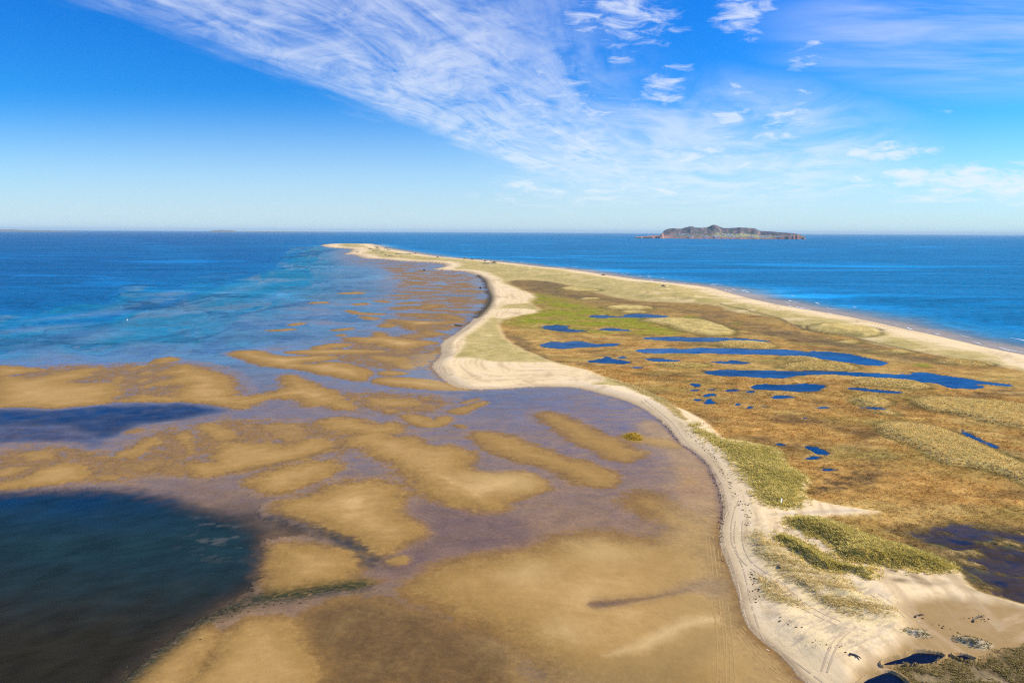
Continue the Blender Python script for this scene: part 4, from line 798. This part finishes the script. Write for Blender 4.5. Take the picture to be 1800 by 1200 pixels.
cliff = (1 - sstep(tn, .05, .10)); ipaint(C3(.32, .13, .085), cliff * np.clip(.55 + 1.2 * fn2, 0, 1)); ipaint(C3(.42, .19, .11), (1 - sstep(un, 1140, 1170)) * .85)
ipaint(C3(.34, .17, .12), sstep(un, 1150, 1162) * (1 - sstep(un, 1170, 1185)) * (1 - sstep(tn, .3, .55)) * .8)
M_isl, gg, out = mat('island_ground'); p = gg.node('ShaderNodeBsdfPrincipled'); p.inputs['Roughness'].default_value = .95; p.inputs['Specular IOR Level'].default_value = 0.02
pos = gg.node('ShaderNodeNewGeometry').outputs['Position']; nn = gg.noise(pos, 0.012, 5, .65); vv = gg.m('ADD', .6, gg.m('MULTIPLY', nn, .8)); vc = gg.node('ShaderNodeCombineColor'); [gg.l.new(vv, vc.inputs[i]) for i in range(3)]
gg.l.new(gg.mix(1.0, gg.attr('albedo', 'Color'), vc.outputs[0], 'MULTIPLY'), p.inputs['Base Color']); gg.l.new(p.outputs[0], out.inputs[0])
tag(mesh_obj('island_hills', IV, fi[:, :], M_isl, dict(albedo=np.clip(ic * 1.35, 0, .6))), kind='structure')

# houses on the island
import bmesh
def bm_obj(name, bm, m, parent=None, smooth=False):
    me = bpy.data.meshes.new(name); bm.normal_update(); bm.to_mesh(me); bm.free()
    for q in me.polygons: q.use_smooth = smooth
    me.materials.append(m); o = bpy.data.objects.new(name, me); COL.objects.link(o)
    if parent: o.parent = parent
    return o
def box(bm, x0, x1, y0, y1, z0, z1):
    v = [bm.verts.new(p_) for p_ in ((x0,y0,z0),(x1,y0,z0),(x1,y1,z0),(x0,y1,z0),(x0,y0,z1),(x1,y0,z1),(x1,y1,z1),(x0,y1,z1))]
    for q in ((3,2,1,0),(4,5,6,7),(0,1,5,4),(1,2,6,5),(2,3,7,6),(3,0,4,7)): bm.faces.new([v[i] for i in q])
def empty(name, loc, rz=0):
    o = bpy.data.objects.new(name, None); COL.objects.link(o); o.location = loc; o.rotation_euler = (0, 0, rz); o.empty_display_size = .1; return o
M_white = plain('white_paint', (.86, .86, .84), .7, .06, .3); M_roof = plain('roof_shingle', (.42, .40, .40), .9, .2, .3); M_red = plain('red_paint', (.5, .12, .09), .8, .1)
def make_house():
    root = empty('house', (0, 0, 0))
    bm = bmesh.new(); w, dpt, h = 7.5, 5.5, 6.5; box(bm, -w, w, -dpt, dpt, -3, h)
    g_ = [bm.verts.new(q) for q in ((-w, -dpt, h + .001), (-w, dpt, h + .001), (-w, 0, h + 4.6))]; bm.faces.new(g_)
    g_ = [bm.verts.new(q) for q in ((w, dpt, h + .001), (w, -dpt, h + .001), (w, 0, h + 4.6))]; bm.faces.new(g_)
    bm_obj('wall', bm, M_white, root)
    bm = bmesh.new(); e = .5
    for s_ in (-1, 1):
        q = [(-w - e, s_ * (dpt + e), h - .3), (w + e, s_ * (dpt + e), h - .3), (w + e, 0, h + 4.9), (-w - e, 0, h + 4.9)]
        a_ = [bm.verts.new(v) for v in q]; b_ = [bm.verts.new((v[0], v[1], v[2] + .35)) for v in q]
        bm.faces.new(b_ if s_ < 0 else b_[::-1]); bm.faces.new(a_[::-1] if s_ < 0 else a_)
        for i in range(4): bm.faces.new([a_[i], a_[(i + 1) % 4], b_[(i + 1) % 4], b_[i]])
    bm_obj('roof', bm, M_roof, root)
    return root
def copy_tree(o, parent=None):
    c = o.copy(); COL.objects.link(c); c.parent = parent
    for ch in o.children: copy_tree(ch, c)
    return c
HOUSES = [(520,214,.8),(545,210,1),(556,213,.7),(570,210,1),(590,210,1),(605,212,1),(628,214,.8),(475,243,.9),(640,240,1),(648,243,.9),(658,240,1.1),(756,239,.9),(765,238,1),(785,240,1.1),(800,238,.9),(840,222,.9),(862,229,1.1),(869,231,1.2),(876,236,.9),(890,245,1.2),(950,214,.9),(965,211,1),(978,214,.9),(986,219,1),(990,208,.9),(1000,213,1.1),(1010,226,1),(1022,232,1),(1040,212,1),(970,224,.8),(930,236,.8),(1085,228,.8),(1160,228,1),(1182,233,.8),(1200,228,.9),(1250,222,1.1),(1265,228,1),(1280,232,1),(1300,230,1.1),(1312,226,.9),(1325,224,1),(1340,220,1),(1410,233,.9),(1390,238,.8),(1440,240,.9),(1530,236,.8)]
hp = make_house(); first = True
pos_words = []
for k, (X, Y, sc) in enumerate(HOUSES):
    Xp, Yp = 1080 + X / 5, 370 + Y / 5
    hzz = 407.5 + .005 * (Xp - 900); tl = np.linspace(0.01, .64, 300)
    j = np.interp(Xp, ix_, np.arange(ni)); sr = np.interp(Xp, ix_, shore_r); wd = np.interp(Xp, ix_, wid)
    hgt = island_h(np.full(300, Xp), tl); rr_ = sr + tl * wd; yy = hzz + (H - hgt - 5) * FPX / rr_
    ok = np.nonzero(yy <= Yp)[0]; i = ok[0] if len(ok) else int(np.argmin(np.abs(yy - Yp)))
    i = max(i, 18)
    A_ = math.atan((Xp - 900) / FPX); o = hp if first else copy_tree(hp); first = False
    o.location = (rr_[i] * math.sin(A_), rr_[i] * math.cos(A_), hgt[i] - 0.5); o.rotation_euler = (0, 0, random.uniform(-.5, .5)); o.scale = (1.5 * sc, 1.5 * sc, 1.4 * sc)
    tag(o, 'tiny white house among the scattered village houses on the slopes of the distant island', 'house', 'white houses scattered over the distant island')

# faint land along the horizon on the left
M_coast = plain('coast_ground', (.14, .15, .13), 1.0, .3, .0006)
def coast(name, x0, x1, rng_, prof, seed):
    n = 90; X = np.linspace(x0, x1, n); A_ = np.arctan((X - 900) / FPX); hgt = np.interp(X, [p_[0] for p_ in prof], [p_[1] for p_ in prof]) * (1 + .25 * fbm(X / 12, X * 0, 3, seed))
    vs = []
    for dr, kh in ((0, 0), (60, .5), (900, 1), (2400, .6), (3000, 0)):
        vs.append(np.stack([(rng_ + dr) * np.sin(A_), (rng_ + dr) * np.cos(A_), hgt * kh - .8 * (kh == 0)], -1))
    V_ = np.concatenate(vs); i = (np.arange(4)[:, None] * n + np.arange(n - 1)[None, :]); F_ = np.stack([i, i + 1, i + n + 1, i + n], -1).reshape(-1, 4)
    tag(mesh_obj(name, V_, F_, M_coast), kind='structure')
coast('distant_hills', -260, 150, 26000, [(-260, 30), (0, 62), (20, 66), (50, 55), (110, 34), (150, 0)], 401)
coast('distant_hills', 372, 424, 30000, [(372, 0), (378, 62), (392, 88), (408, 84), (417, 66), (424, 0)], 403)
coast('distant_hills', 424, 600, 32000, [(424, 0), (440, 42), (520, 36), (580, 30), (600, 0)], 405)

# ------------------------------------------------------------------ dunes near the tip of the spit
M_dune = plain('dune_sand', (.30, .23, .13), .95, .25, .15)
DUN = [(661,434,9,4.2),(663,437,8,4),(651,438,9,3),(679,437,9,3.6),(684,439.5,8,3.6),(663,440.5,12,3.4),(671,444,18,3),(628,443.5,8,2.2),(678,449,7,2.4),(688,450,14,2.2),(703,446.5,16,3),(718,446.5,12,3.2),(730,446,9,4),(769,452.5,6,3),(817,455,8,3.6),(830,456.5,5,3),(853,459,5,3),(862,463,22,3.4),(868,461.5,12,4.2),(1060,484,10,2.4),(1165,504,10,2)]
M_dunef, gg, out = mat('dune_face'); p = gg.node('ShaderNodeBsdfPrincipled'); p.inputs['Roughness'].default_value = .95
cc = gg.node('ShaderNodeNewGeometry').outputs['Position']; gg.l.new(gg.mix(gg.noise(cc, .12, 4, .6), (.10, .075, .04, 1), (.36, .29, .14, 1)), p.inputs['Base Color']); gg.l.new(p.outputs[0], out.inputs[0])
for k, (X, Y, w, hgt) in enumerate(DUN):
    x, y, gz0 = at(X, Y); rr_ = math.hypot(x, y); hw = w / FPX * rr_ / 2 * 1.15; hd = hw * 0.9
    n1, n2 = 28, 16; V_ = []; 
    for j in range(n2):
        for i in range(n1):
            a_ = i / (n1 - 1) * 2 - 1; b_ = j / (n2 - 1) * 2 - 1
            # steep bare face towards the lagoon (left and near), long tail away from it
            e = max(0, 1 - a_ * a_) ** .8; pr = np.interp(b_, [-1, -.72, -.55, -.2, 1], [0, .25, .95, 1, 0])
            nn_ = 1 + .35 * math.sin(3.1 * a_ + k) + .2 * math.sin(9 * a_ + 2 * k) * .6
            V_.append((x + a_ * hw + .15 * hw * math.sin(2 * b_ + k), y + b_ * hd, gz0 - .6 + (hgt + .6) * e * pr * nn_ / 1.2))
    i = (np.arange(n2 - 1)[:, None] * n1 + np.arange(n1 - 1)[None, :]); F_ = np.stack([i, i + 1, i + n1 + 1, i + n1], -1).reshape(-1, 4)
    tag(mesh_obj('dune', np.array(V_), F_, M_dunef), kind='structure')

# ------------------------------------------------------------------ marram grass on the near dunes (uncountable)
def cell_area():
    X_ = GX.reshape(ny, nx); Y_ = GY.reshape(ny, nx)
    ax_ = np.gradient(X_, axis=1) * np.gradient(Y_, axis=0) - np.gradient(X_, axis=0) * np.gradient(Y_, axis=1)
    return np.abs(ax_).ravel()
AREA = cell_area()
inframe = (PXx > -150) & (PXx < 2000) & (PXy < 1320)
def tufts(name, weight, n, hgt, c_lo, c_hi, blades=6, spread=.35, width=.10, follow=0.0):
    w = weight * AREA * inframe; w = w / w.sum(); idx = rng.choice(NV, n, p=w)
    j = np.sqrt(AREA[idx]); x = GX[idx] + rng.normal(0, .5, n) * j; y = GY[idx] + rng.normal(0, .5, n) * j; zz = grid_z(x, y)
    h = hgt * rng.uniform(.6, 1.35, n); B = blades
    an = rng.uniform(0, 2 * math.pi, (n, B)); r_ = rng.uniform(.1, 1, (n, B)) * spread; ln = rng.uniform(.4, 1.1, (n, B)) * h[:, None]
    bx_ = x[:, None] + r_ * np.cos(an); by_ = y[:, None] + r_ * np.sin(an); hw = width * rng.uniform(.6, 1.4, (n, B)) / 2
    px_, py_ = -np.sin(an) * hw, np.cos(an) * hw; wind = 0.35 * h[:, None]
    tx_ = bx_ + np.cos(an) * ln - wind; ty_ = by_ + np.sin(an) * ln * 1.0; hz_ = h[:, None] * rng.uniform(.7, 1.1, (n, B))
    z0 = np.repeat(zz[:, None], B, 1) - .06
    mx_, my_ = bx_ + .35 * (tx_ - bx_), by_ + .35 * (ty_ - by_); mz_ = z0 + .66 * hz_
    V_ = np.stack([np.stack([bx_ - px_, by_ - py_, z0], -1), np.stack([bx_ + px_, by_ + py_, z0], -1), np.stack([mx_ + px_ * .8, my_ + py_ * .8, mz_], -1), np.stack([mx_ - px_ * .8, my_ - py_ * .8, mz_], -1), np.stack([tx_, ty_, z0 + hz_], -1)], 2).reshape(-1, 3)
    k = np.arange(n * B)[:, None] * 5
    F_ = np.concatenate([k + np.array([[0, 1, 2]]), k + np.array([[0, 2, 3]]), k + np.array([[3, 2, 4]])])
    t_ = np.clip(rng.beta(2, 2, n) + .35 * n12[idx], 0, 1); cc = np.repeat(lerp(np.array(c_lo), np.array(c_hi), t_[:, None]) * rng.uniform(.75, 1.25, (n, 1)), B * 5, 0); cc = lerp(cc, np.repeat(col[idx] * 1.5 * rng.uniform(.7, 1.35, (n, 1)), B * 5, 0), follow)
    o = mesh_obj(name, V_, F_, M_tuft, dict(albedo=cc), smooth=False); tag(o, kind='stuff'); return o
M_tuft, gg, out = mat('marram_blades'); d_ = gg.node('ShaderNodeBsdfDiffuse'); t2 = gg.node('ShaderNodeBsdfTranslucent'); mx = gg.node('ShaderNodeMixShader'); mx.inputs[0].default_value = .3
tn_ = gg.noise(gg.node('ShaderNodeNewGeometry').outputs['Position'], 1.2, 3, .6); tv = gg.m('ADD', .7, gg.m('MULTIPLY', tn_, .6)); vc = gg.node('ShaderNodeCombineColor'); [gg.l.new(tv, vc.inputs[i]) for i in range(3)]
ca = gg.mix(1.0, gg.attr('albedo', 'Color'), vc.outputs[0], 'MULTIPLY')
gg.l.new(ca, d_.inputs[0]); gg.l.new(ca, t2.inputs[0]); gg.l.new(d_.outputs[0], mx.inputs[1]); gg.l.new(t2.outputs[0], mx.inputs[2]); gg.l.new(mx.outputs[0], out.inputs[0])
lnd = land & (z > WL + .05)
eg = 16 * fbm(GX / 3.5, GY / 3.5, 3, 801); dense = np.maximum.reduce([sstep(g1 + eg, -22, 22), sstep(g2 + eg, -20, 20), .8 * sstep(g5 + eg, -24, 24)]) ** 1.5 * lnd * (z > .5)
tufts('dune_grass', dense, 12000, .5, (.46, .39, .07), (.95, .78, .28), 6, .42, .13)
tufts('sparse_marram', np.clip(dens3 + .6 * sstep(g4, -6, 20) + .7 * sstep(g6, -5, 8), 0, 1) * lnd * (tex > .1), 9000, .30, (.50, .40, .12), (.92, .72, .34), 4, .34, .08)
tufts('marsh_grass', (mk * (R < 380) * (1 - hum) * np.clip(.4 + n4 + n12, 0, 1) * (1 - sw * .7)) * lnd, 20000, .34, (.16, .10, .035), (.66, .40, .12), 5, .45, .14, .75)
tufts('hummock_grass', hum * (R < 480) * lnd, 14000, .5, (.54, .40, .12), (.95, .74, .32), 5, .5, .16, .35)
tufts('sedge', np.clip(mud * 1.0 + mnd * .5, 0, 1) * (z > WL + .05), 4200, .22, (.16, .13, .03), (.62, .47, .18), 6, .35, .12)

tufts('islet_sedge', isl * (z > .1) * (sdL < 0), 380, .24, (.42, .28, .03), (.66, .45, .07), 6, .35, .14)

# ------------------------------------------------------------------ wheel tracks, wrack, foam
def ribbon(V_, F_, P, width, lift, off=0.0, gapf=0.0):
    P = chaikin(np.asarray(P, float), 2, False); wx, wy = ground(P[:, 0], P[:, 1], 0.8)
    seg = np.hypot(np.diff(wx), np.diff(wy)); L_ = np.concatenate([[0], np.cumsum(seg)]); n = max(int(L_[-1] / 0.7), 4); l = np.linspace(0, L_[-1], n)
    x = np.interp(l, L_, wx); y = np.interp(l, L_, wy); dx_ = np.gradient(x); dy_ = np.gradient(y); q = np.hypot(dx_, dy_) + 1e-9; nx_, ny_ = -dy_ / q, dx_ / q
    wv = 0.25 * fbm(l / 18, l * 0 + off * 7, 3, 501)
    w_ = width * (0.75 + .5 * np.abs(fbm(l / 5, l * 0 + off * 3, 3, 503)))
    b0 = len(V_)
    for k in range(n):
        for sgn in (-1, 1):
            xx = x[k] + nx_[k] * (off + wv[k] + sgn * w_[k] / 2); yy = y[k] + ny_[k] * (off + wv[k] + sgn * w_[k] / 2); V_.append((xx, yy, max(gz_l(xx, yy), 0.0) + lift))
    for k in range(n - 1):
        if gapf and rng.random() < gapf: continue
        if V_[b0 + 2 * k][2] < lift + .03: continue
        F_.append((b0 + 2 * k, b0 + 2 * k + 1, b0 + 2 * k + 3, b0 + 2 * k + 2))
gz_l = gz_
M_track = plain('pressed_sand', (.56, .42, .25), .95, .22, .8); M_track2 = plain('wet_pressed_sand', (.40, .255, .09), .9, .2, .8)
TR = [('Q', [275,0, 250,50, 234,130, 240,210, 272,280, 300,350, 322,440, 342,540, 372,640, 400,712, 478,762, 556,815, 636,885, 720,950]),
      ('Q', [298,100, 290,220, 330,310, 400,370, 500,440, 600,530, 700,600, 825,656]), ('Q', [1010,500, 1080,545, 1160,590, 1230,640]),
      ('L', [690,310, 780,375, 845,430, 890,505, 950,560, 1020,620, 1075,700, 1115,800, 1130,900]), ('J', [1050,850, 900,842, 700,838, 500,838, 350,840, 270,810, 200,745, 230,690, 260,640, 280,590, 340,550, 430,480])]
V_, F_ = [], []
for cr, pts in TR:
    for o_ in (-.85, .85): ribbon(V_, F_, px(cr, pts), .32, .03, o_, .22)
ribbon(V_, F_, px('Q', [882,700, 835,745, 805,800, 765,900]), .4, .03, 0, .05); ribbon(V_, F_, px('Q', [850,700, 800,745, 770,800, 735,890]), .4, .03, 0, .05)
tag(mesh_obj('sand_track', np.array(V_), np.array(F_), M_track), kind='structure')
V_, F_ = [], []
for pts in ([1042,560, 1058,700, 1066,850, 1085,1000, 1080,1200], [1052,560, 1075,720, 1088,850, 1108,1000, 1120,1200], [1032,590, 1045,720, 1060,900, 1100,1030, 1095,1220], [1150,955, 1250,1080, 1330,1140, 1420,1220], [1140,960, 1210,1060, 1310,1150, 1380,1210], [795,150, 805,175, 800,205], [1000,340, 1030,400, 1050,440], [985,345, 1015,400, 1036,445]):
    for o_ in (-.8, .8): ribbon(V_, F_, px('F', pts), .26, .015, o_, .12)
tag(mesh_obj('wet_sand_track', np.array(V_), np.array(F_), M_track2), kind='structure')

def clumps(name, lines, per_m, size, mat_, jitter, lift=0.0, kind='stuff', flat=.35):
    V_, F_ = [], []
    for cr, pts in lines:
        P = chaikin(px(cr, pts), 2, False); wx, wy = ground(P[:, 0], P[:, 1], .6); seg = np.hypot(np.diff(wx), np.diff(wy)); L_ = np.concatenate([[0], np.cumsum(seg)])
        n = int(L_[-1] * per_m); l = np.sort(rng.uniform(0, L_[-1], n)); k_ = fbm(l / 6, l * 0, 3, 511); l = l[k_ > -.12]
        x = np.interp(l, L_, wx) + rng.normal(0, jitter, len(l)); y = np.interp(l, L_, wy) + rng.normal(0, jitter, len(l)); zz = np.maximum(grid_z(x, y), 0) + lift
        for a_, b_, c_ in zip(x, y, zz):
            m_ = 7; s0 = size * rng.uniform(.4, 1.6); e_ = rng.uniform(.35, .9); th = rng.uniform(0, 6.28); b0 = len(V_)
            for i in range(m_):
                f = 2 * math.pi * i / m_; rr_ = s0 * rng.uniform(.6, 1.15); u_, v_ = rr_ * math.cos(f), rr_ * e_ * math.sin(f)
                V_.append((a_ + u_ * math.cos(th) - v_ * math.sin(th), b_ + u_ * math.sin(th) + v_ * math.cos(th), c_ - .05))
            V_.append((a_ + rng.normal(0, .1 * s0), b_ + rng.normal(0, .1 * s0), c_ + s0 * flat)); 
            for i in range(m_): F_.append((b0 + i, b0 + (i + 1) % m_, b0 + m_))
    o = mesh_obj(name, np.array(V_), np.array(F_), mat_, smooth=False); tag(o, kind=kind); return o
M_wrack = plain('dry_seaweed', (.085, .06, .03), .9, .4, 2.0); M_weed3 = plain('green_seaweed', (.055, .05, .016), .7, .5, 1.0); M_weed2 = plain('wet_seaweed', (.045, .035, .018), .7, .4, 1.0)
clumps('seaweed_wrack', [('L', [920,490, 980,530, 1060,600, 1110,680, 1150,745, 1190,830, 1215,890]), ('Q', [330,10, 345,80, 338,140]), ('Q', [352,375, 375,430, 385,480, 405,525]), ('L', [775,400, 850,478, 905,545, 985,590, 1045,660, 1085,740, 1112,840]),
    ('Q', [225,0, 205,100, 190,170, 205,250, 245,340]), ('Q', [680,745, 760,780, 840,800, 905,825]), ('Q', [500,620, 560,660, 640,700]), ('Q', [1300,650, 1400,680, 1500,720]), ('Q', [1430,720, 1550,735, 1640,780, 1690,830]), ('Q', [1230,605, 1260,610]), ('Q', [1480,625, 1560,630, 1600,615])], 3.4, .27, M_wrack, .5)
clumps('seaweed_bank', [('I', [1195,352, 1245,385, 1252,430, 1275,480, 1280,520, 1255,560, 1215,605, 1180,632]), ('R', [1600,870, 1500,910, 1560,880])], .6, .9, M_wrack, 2.2, flat=.12)
clumps('seaweed', [('D', [640,1190, 760,1090, 850,1010, 940,930, 1040,870, 1150,830, 1300,770, 1420,745, 1530,740]), ('E', [120,800, 260,785, 400,765, 520,745])], 3.0, .34, M_weed3, 1.5, flat=.15)
M_foam = plain('foam', (.85, .87, .88), .6, .05)
V_, F_ = [], []
P = chaikin(SHORE_E, 1, False); wx, wy = ground(P[:, 0], P[:, 1]); seg = np.hypot(np.diff(wx), np.diff(wy)); L_ = np.concatenate([[0], np.cumsum(seg)])
rr_s = np.hypot(wx, wy); tot = np.interp(2600.0, rr_s[::-1], L_[::-1]) if True else 0
lmin = L_[np.argmax(rr_s < 2600)]; lmax = L_[np.argmax(P[:, 0] > 1950)]
for c in range(230):
    l0 = rng.uniform(lmin, lmax); row = rng.choice([6, 17, 30, 44, 60], p=[.2, .28, .25, .17, .10]) + rng.normal(0, 2.2)
    if fbm(np.array([l0 / 110.0]), np.array([row / 9.0]), 2, 521)[0] < 0.0: continue
    ln = rng.uniform(5, 26); n = 10; ll = np.linspace(l0, l0 + ln, n); x = np.interp(ll, L_, wx); y = np.interp(ll, L_, wy); dx_ = np.gradient(x); dy_ = np.gradient(y); q = np.hypot(dx_, dy_); nx_, ny_ = -dy_ / q, dx_ / q
    b0 = len(V_); wdt = rng.uniform(.25, 1.0) * np.sin(np.linspace(.15, 3.0, n)); ofs = row + 1.2 * np.sin(ll / 4 + c)
    for k in range(n):
        for sg in (-1, 1): V_.append((x[k] + nx_[k] * (ofs[k] + sg * wdt[k] * rng.uniform(.6, 1.2)), y[k] + ny_[k] * (ofs[k] + sg * wdt[k] * rng.uniform(.6, 1.2)), .1 + .12 * (sg > 0)))
    for k in range(n - 1): F_.append((b0 + 2 * k, b0 + 2 * k + 1, b0 + 2 * k + 3, b0 + 2 * k + 2))
tag(mesh_obj('surf_foam', np.array(V_), np.array(F_), M_foam), kind='stuff')

# ------------------------------------------------------------------ single things
def lump(name, X, Y, sx, sy, sz, m, label, cat, seed=0, group=None):
    x, y, zz = at(X, Y); bm = bmesh.new(); bmesh.ops.create_icosphere(bm, subdivisions=3, radius=1)
    for v in bm.verts:
        c_ = v.co; k = 1 + .28 * math.sin(3 * c_.x + seed) * math.cos(4 * c_.y + 2 * seed) + .16 * math.sin(9 * c_.x * c_.y + 5 * c_.z + seed) + .08 * math.sin(17 * c_.x + 13 * c_.y)
        v.co = (c_.x * sx * k, c_.y * sy * k, max(c_.z, -.25) * sz * k)
    o = bm_obj(name, bm, m, smooth=True); o.location = (x, y, zz); tag(o, label, cat, group); return o
lump('seaweed_heap', 806, 572.5, 2.6, 1.7, .8, M_weed2, 'dark brown seaweed heap on the wet sand beside the narrow pale beach', 'seaweed', 1)
lump('boulder', 746, 475.5, 2.1, 2, 1.7, M_weed2, 'dark boulder on the brown sand tongue at the far bay', 'boulder', 3)
lump('boulder', 844.5, 506.5, 1.3, 1.2, 1.4, M_weed2, 'small dark boulder standing in the rippled shallows off the weedy shore', 'boulder', 5)
M_wood = plain('weathered_wood', (.20, .15, .10), .9, .4, 4.0)
def driftwood(X, Y, ln, rz, label, forks=2):
    x, y, zz = at(X, Y); root = empty('driftwood', (x, y, zz + .12), rz)
    tag(root, label, 'driftwood')
    def limb(name, p0, p1, r0_, r1_, bend):
        bm = bmesh.new(); n, m_ = 9, 7; rings = []
        for i in range(n):
            t_ = i / (n - 1); c_ = [p0[q] + (p1[q] - p0[q]) * t_ for q in range(3)]; c_[1] += bend * math.sin(t_ * 3.1); r_ = r0_ + (r1_ - r0_) * t_
            rings.append([bm.verts.new((c_[0], c_[1] + r_ * math.cos(2 * math.pi * j / m_) * (1 + .15 * math.sin(5 * t_ + j)), c_[2] + r_ * math.sin(2 * math.pi * j / m_))) for j in range(m_)])
        for i in range(n - 1):
            for j in range(m_): bm.faces.new((rings[i][j], rings[i][(j + 1) % m_], rings[i + 1][(j + 1) % m_], rings[i + 1][j]))
        bm.faces.new(rings[0][::-1]); bm.faces.new(rings[-1]); bm_obj(name, bm, M_wood, root, True)
    limb('log', (-ln / 2, 0, 0), (ln / 2, .1, .05), .2, .09, .35)
    for k in range(forks): limb('branch', (ln * (.05 + .2 * k), .25, .05), (ln * (.22 + .15 * k), .15 + (1 if k % 2 else -1) * ln * .14, .2), .08, .03, .1)
driftwood(1617, 1083, 2.2, .3, 'forked driftwood lying on the tan sand at the end of the dune track', 2)
driftwood(1720, 1088, 3.6, .55, 'long curved driftwood branch lying alone on the open tan sand flat', 3)
driftwood(1503, 1154, 1.9, -.9, 'short dark driftwood log on the pale sand left of the blue pool', 1)
driftwood(1372, 995, 1.9, 1.2, 'driftwood log beside the forking wheel tracks on the pale sand', 1)
# white marker in the grass
x, y, zz = at(1373, 886)
mk_ = empty('marker_sign', (x, y, zz), .85); tag(mk_, 'small white rounded marker board on a post in the grass above the beach', 'sign')
bm = bmesh.new(); bmesh.ops.create_cone(bm, cap_ends=True, segments=10, radius1=.07, radius2=.06, depth=1.1); bmesh.ops.translate(bm, verts=bm.verts, vec=(0, .05, .5)); bm_obj('post', bm, M_wood, mk_)
bm = bmesh.new(); n = 24; f1 = []; f2 = []
for i in range(n):
    a_ = 2 * math.pi * i / n; u_ = .44 * math.copysign(abs(math.cos(a_)) ** .7, math.cos(a_)); v_ = 1.15 + .58 * math.copysign(abs(math.sin(a_)) ** .7, math.sin(a_)); f1.append(bm.verts.new((u_, -.06, v_))); f2.append(bm.verts.new((u_, -.02, v_)))
bm.faces.new(f1); bm.faces.new(f2[::-1])
for i in range(n): bm.faces.new((f1[i], f2[i], f2[(i + 1) % n], f1[(i + 1) % n]))
bm_obj('board', bm, M_white, mk_)
# a white buoy in the shallows and a boat far out
x, y = ground([223.5], [563.5]); b_o = empty('buoy', (float(x[0]), float(y[0]), 0)); tag(b_o, 'tiny white buoy floating in the turquoise shallows of the bay', 'buoy')
bm = bmesh.new(); bmesh.ops.create_uvsphere(bm, u_segments=16, v_segments=10, radius=.45); bmesh.ops.translate(bm, verts=bm.verts, vec=(0, 0, .35)); bm_obj('float', bm, M_white, b_o, True)
bm = bmesh.new(); bmesh.ops.create_cone(bm, cap_ends=True, segments=10, radius1=.12, radius2=.08, depth=1.3); bmesh.ops.translate(bm, verts=bm.verts, vec=(0, 0, 1.55)); bm_obj('mast', bm, M_white, b_o)
x, y = ground([337], [413.6]); boat = empty('boat', (float(x[0]), float(y[0]), 0), .3); tag(boat, 'tiny white boat far out on the deep blue bay near the horizon', 'boat')
bm = bmesh.new(); st = [(-9, 2.6, 0), (-4, 3.1, 0), (3, 2.8, .3), (8, 1.2, .9), (10, .05, 1.3)]; rows_ = []
for (u_, w_, sh) in st: rows_.append([bm.verts.new(q) for q in ((u_, -w_, 2.2 + sh), (u_, -w_ * .7, .2), (u_, 0, -.6), (u_, w_ * .7, .2), (u_, w_, 2.2 + sh))])
for i in range(len(rows_) - 1):
    for j in range(4): bm.faces.new((rows_[i][j], rows_[i][j + 1], rows_[i + 1][j + 1], rows_[i + 1][j]))
    bm.faces.new((rows_[i][0], rows_[i + 1][0], rows_[i + 1][4], rows_[i][4]))
bm.faces.new(rows_[0]); bm_obj('hull', bm, M_white, boat)
bm = bmesh.new(); box(bm, -5, 2, -2, 2, 2.205, 5.4); box(bm, -3.5, .5, -1.5, 1.5, 5.41, 6.6); bm_obj('cabin', bm, M_white, boat)

# ------------------------------------------------------------------ the air between the viewer and the horizon
M_haze = bpy.data.materials.new('haze'); M_haze.use_nodes = True; gh = G(M_haze.node_tree); gh.n.clear(); ho = gh.node('ShaderNodeOutputMaterial')
pv = gh.node('ShaderNodeVolumePrincipled'); pv.inputs['Color'].default_value = (.60, .84, 1.0, 1); pv.inputs['Density'].default_value = 2.0e-5; pv.inputs['Anisotropy'].default_value = 0.0
gh.l.new(pv.outputs[0], ho.inputs['Volume'])
bm = bmesh.new(); box(bm, -90000, 90000, -500, 84000, -8, 225); ho_ = bm_obj('haze', bm, M_haze); tag(ho_, kind='stuff')
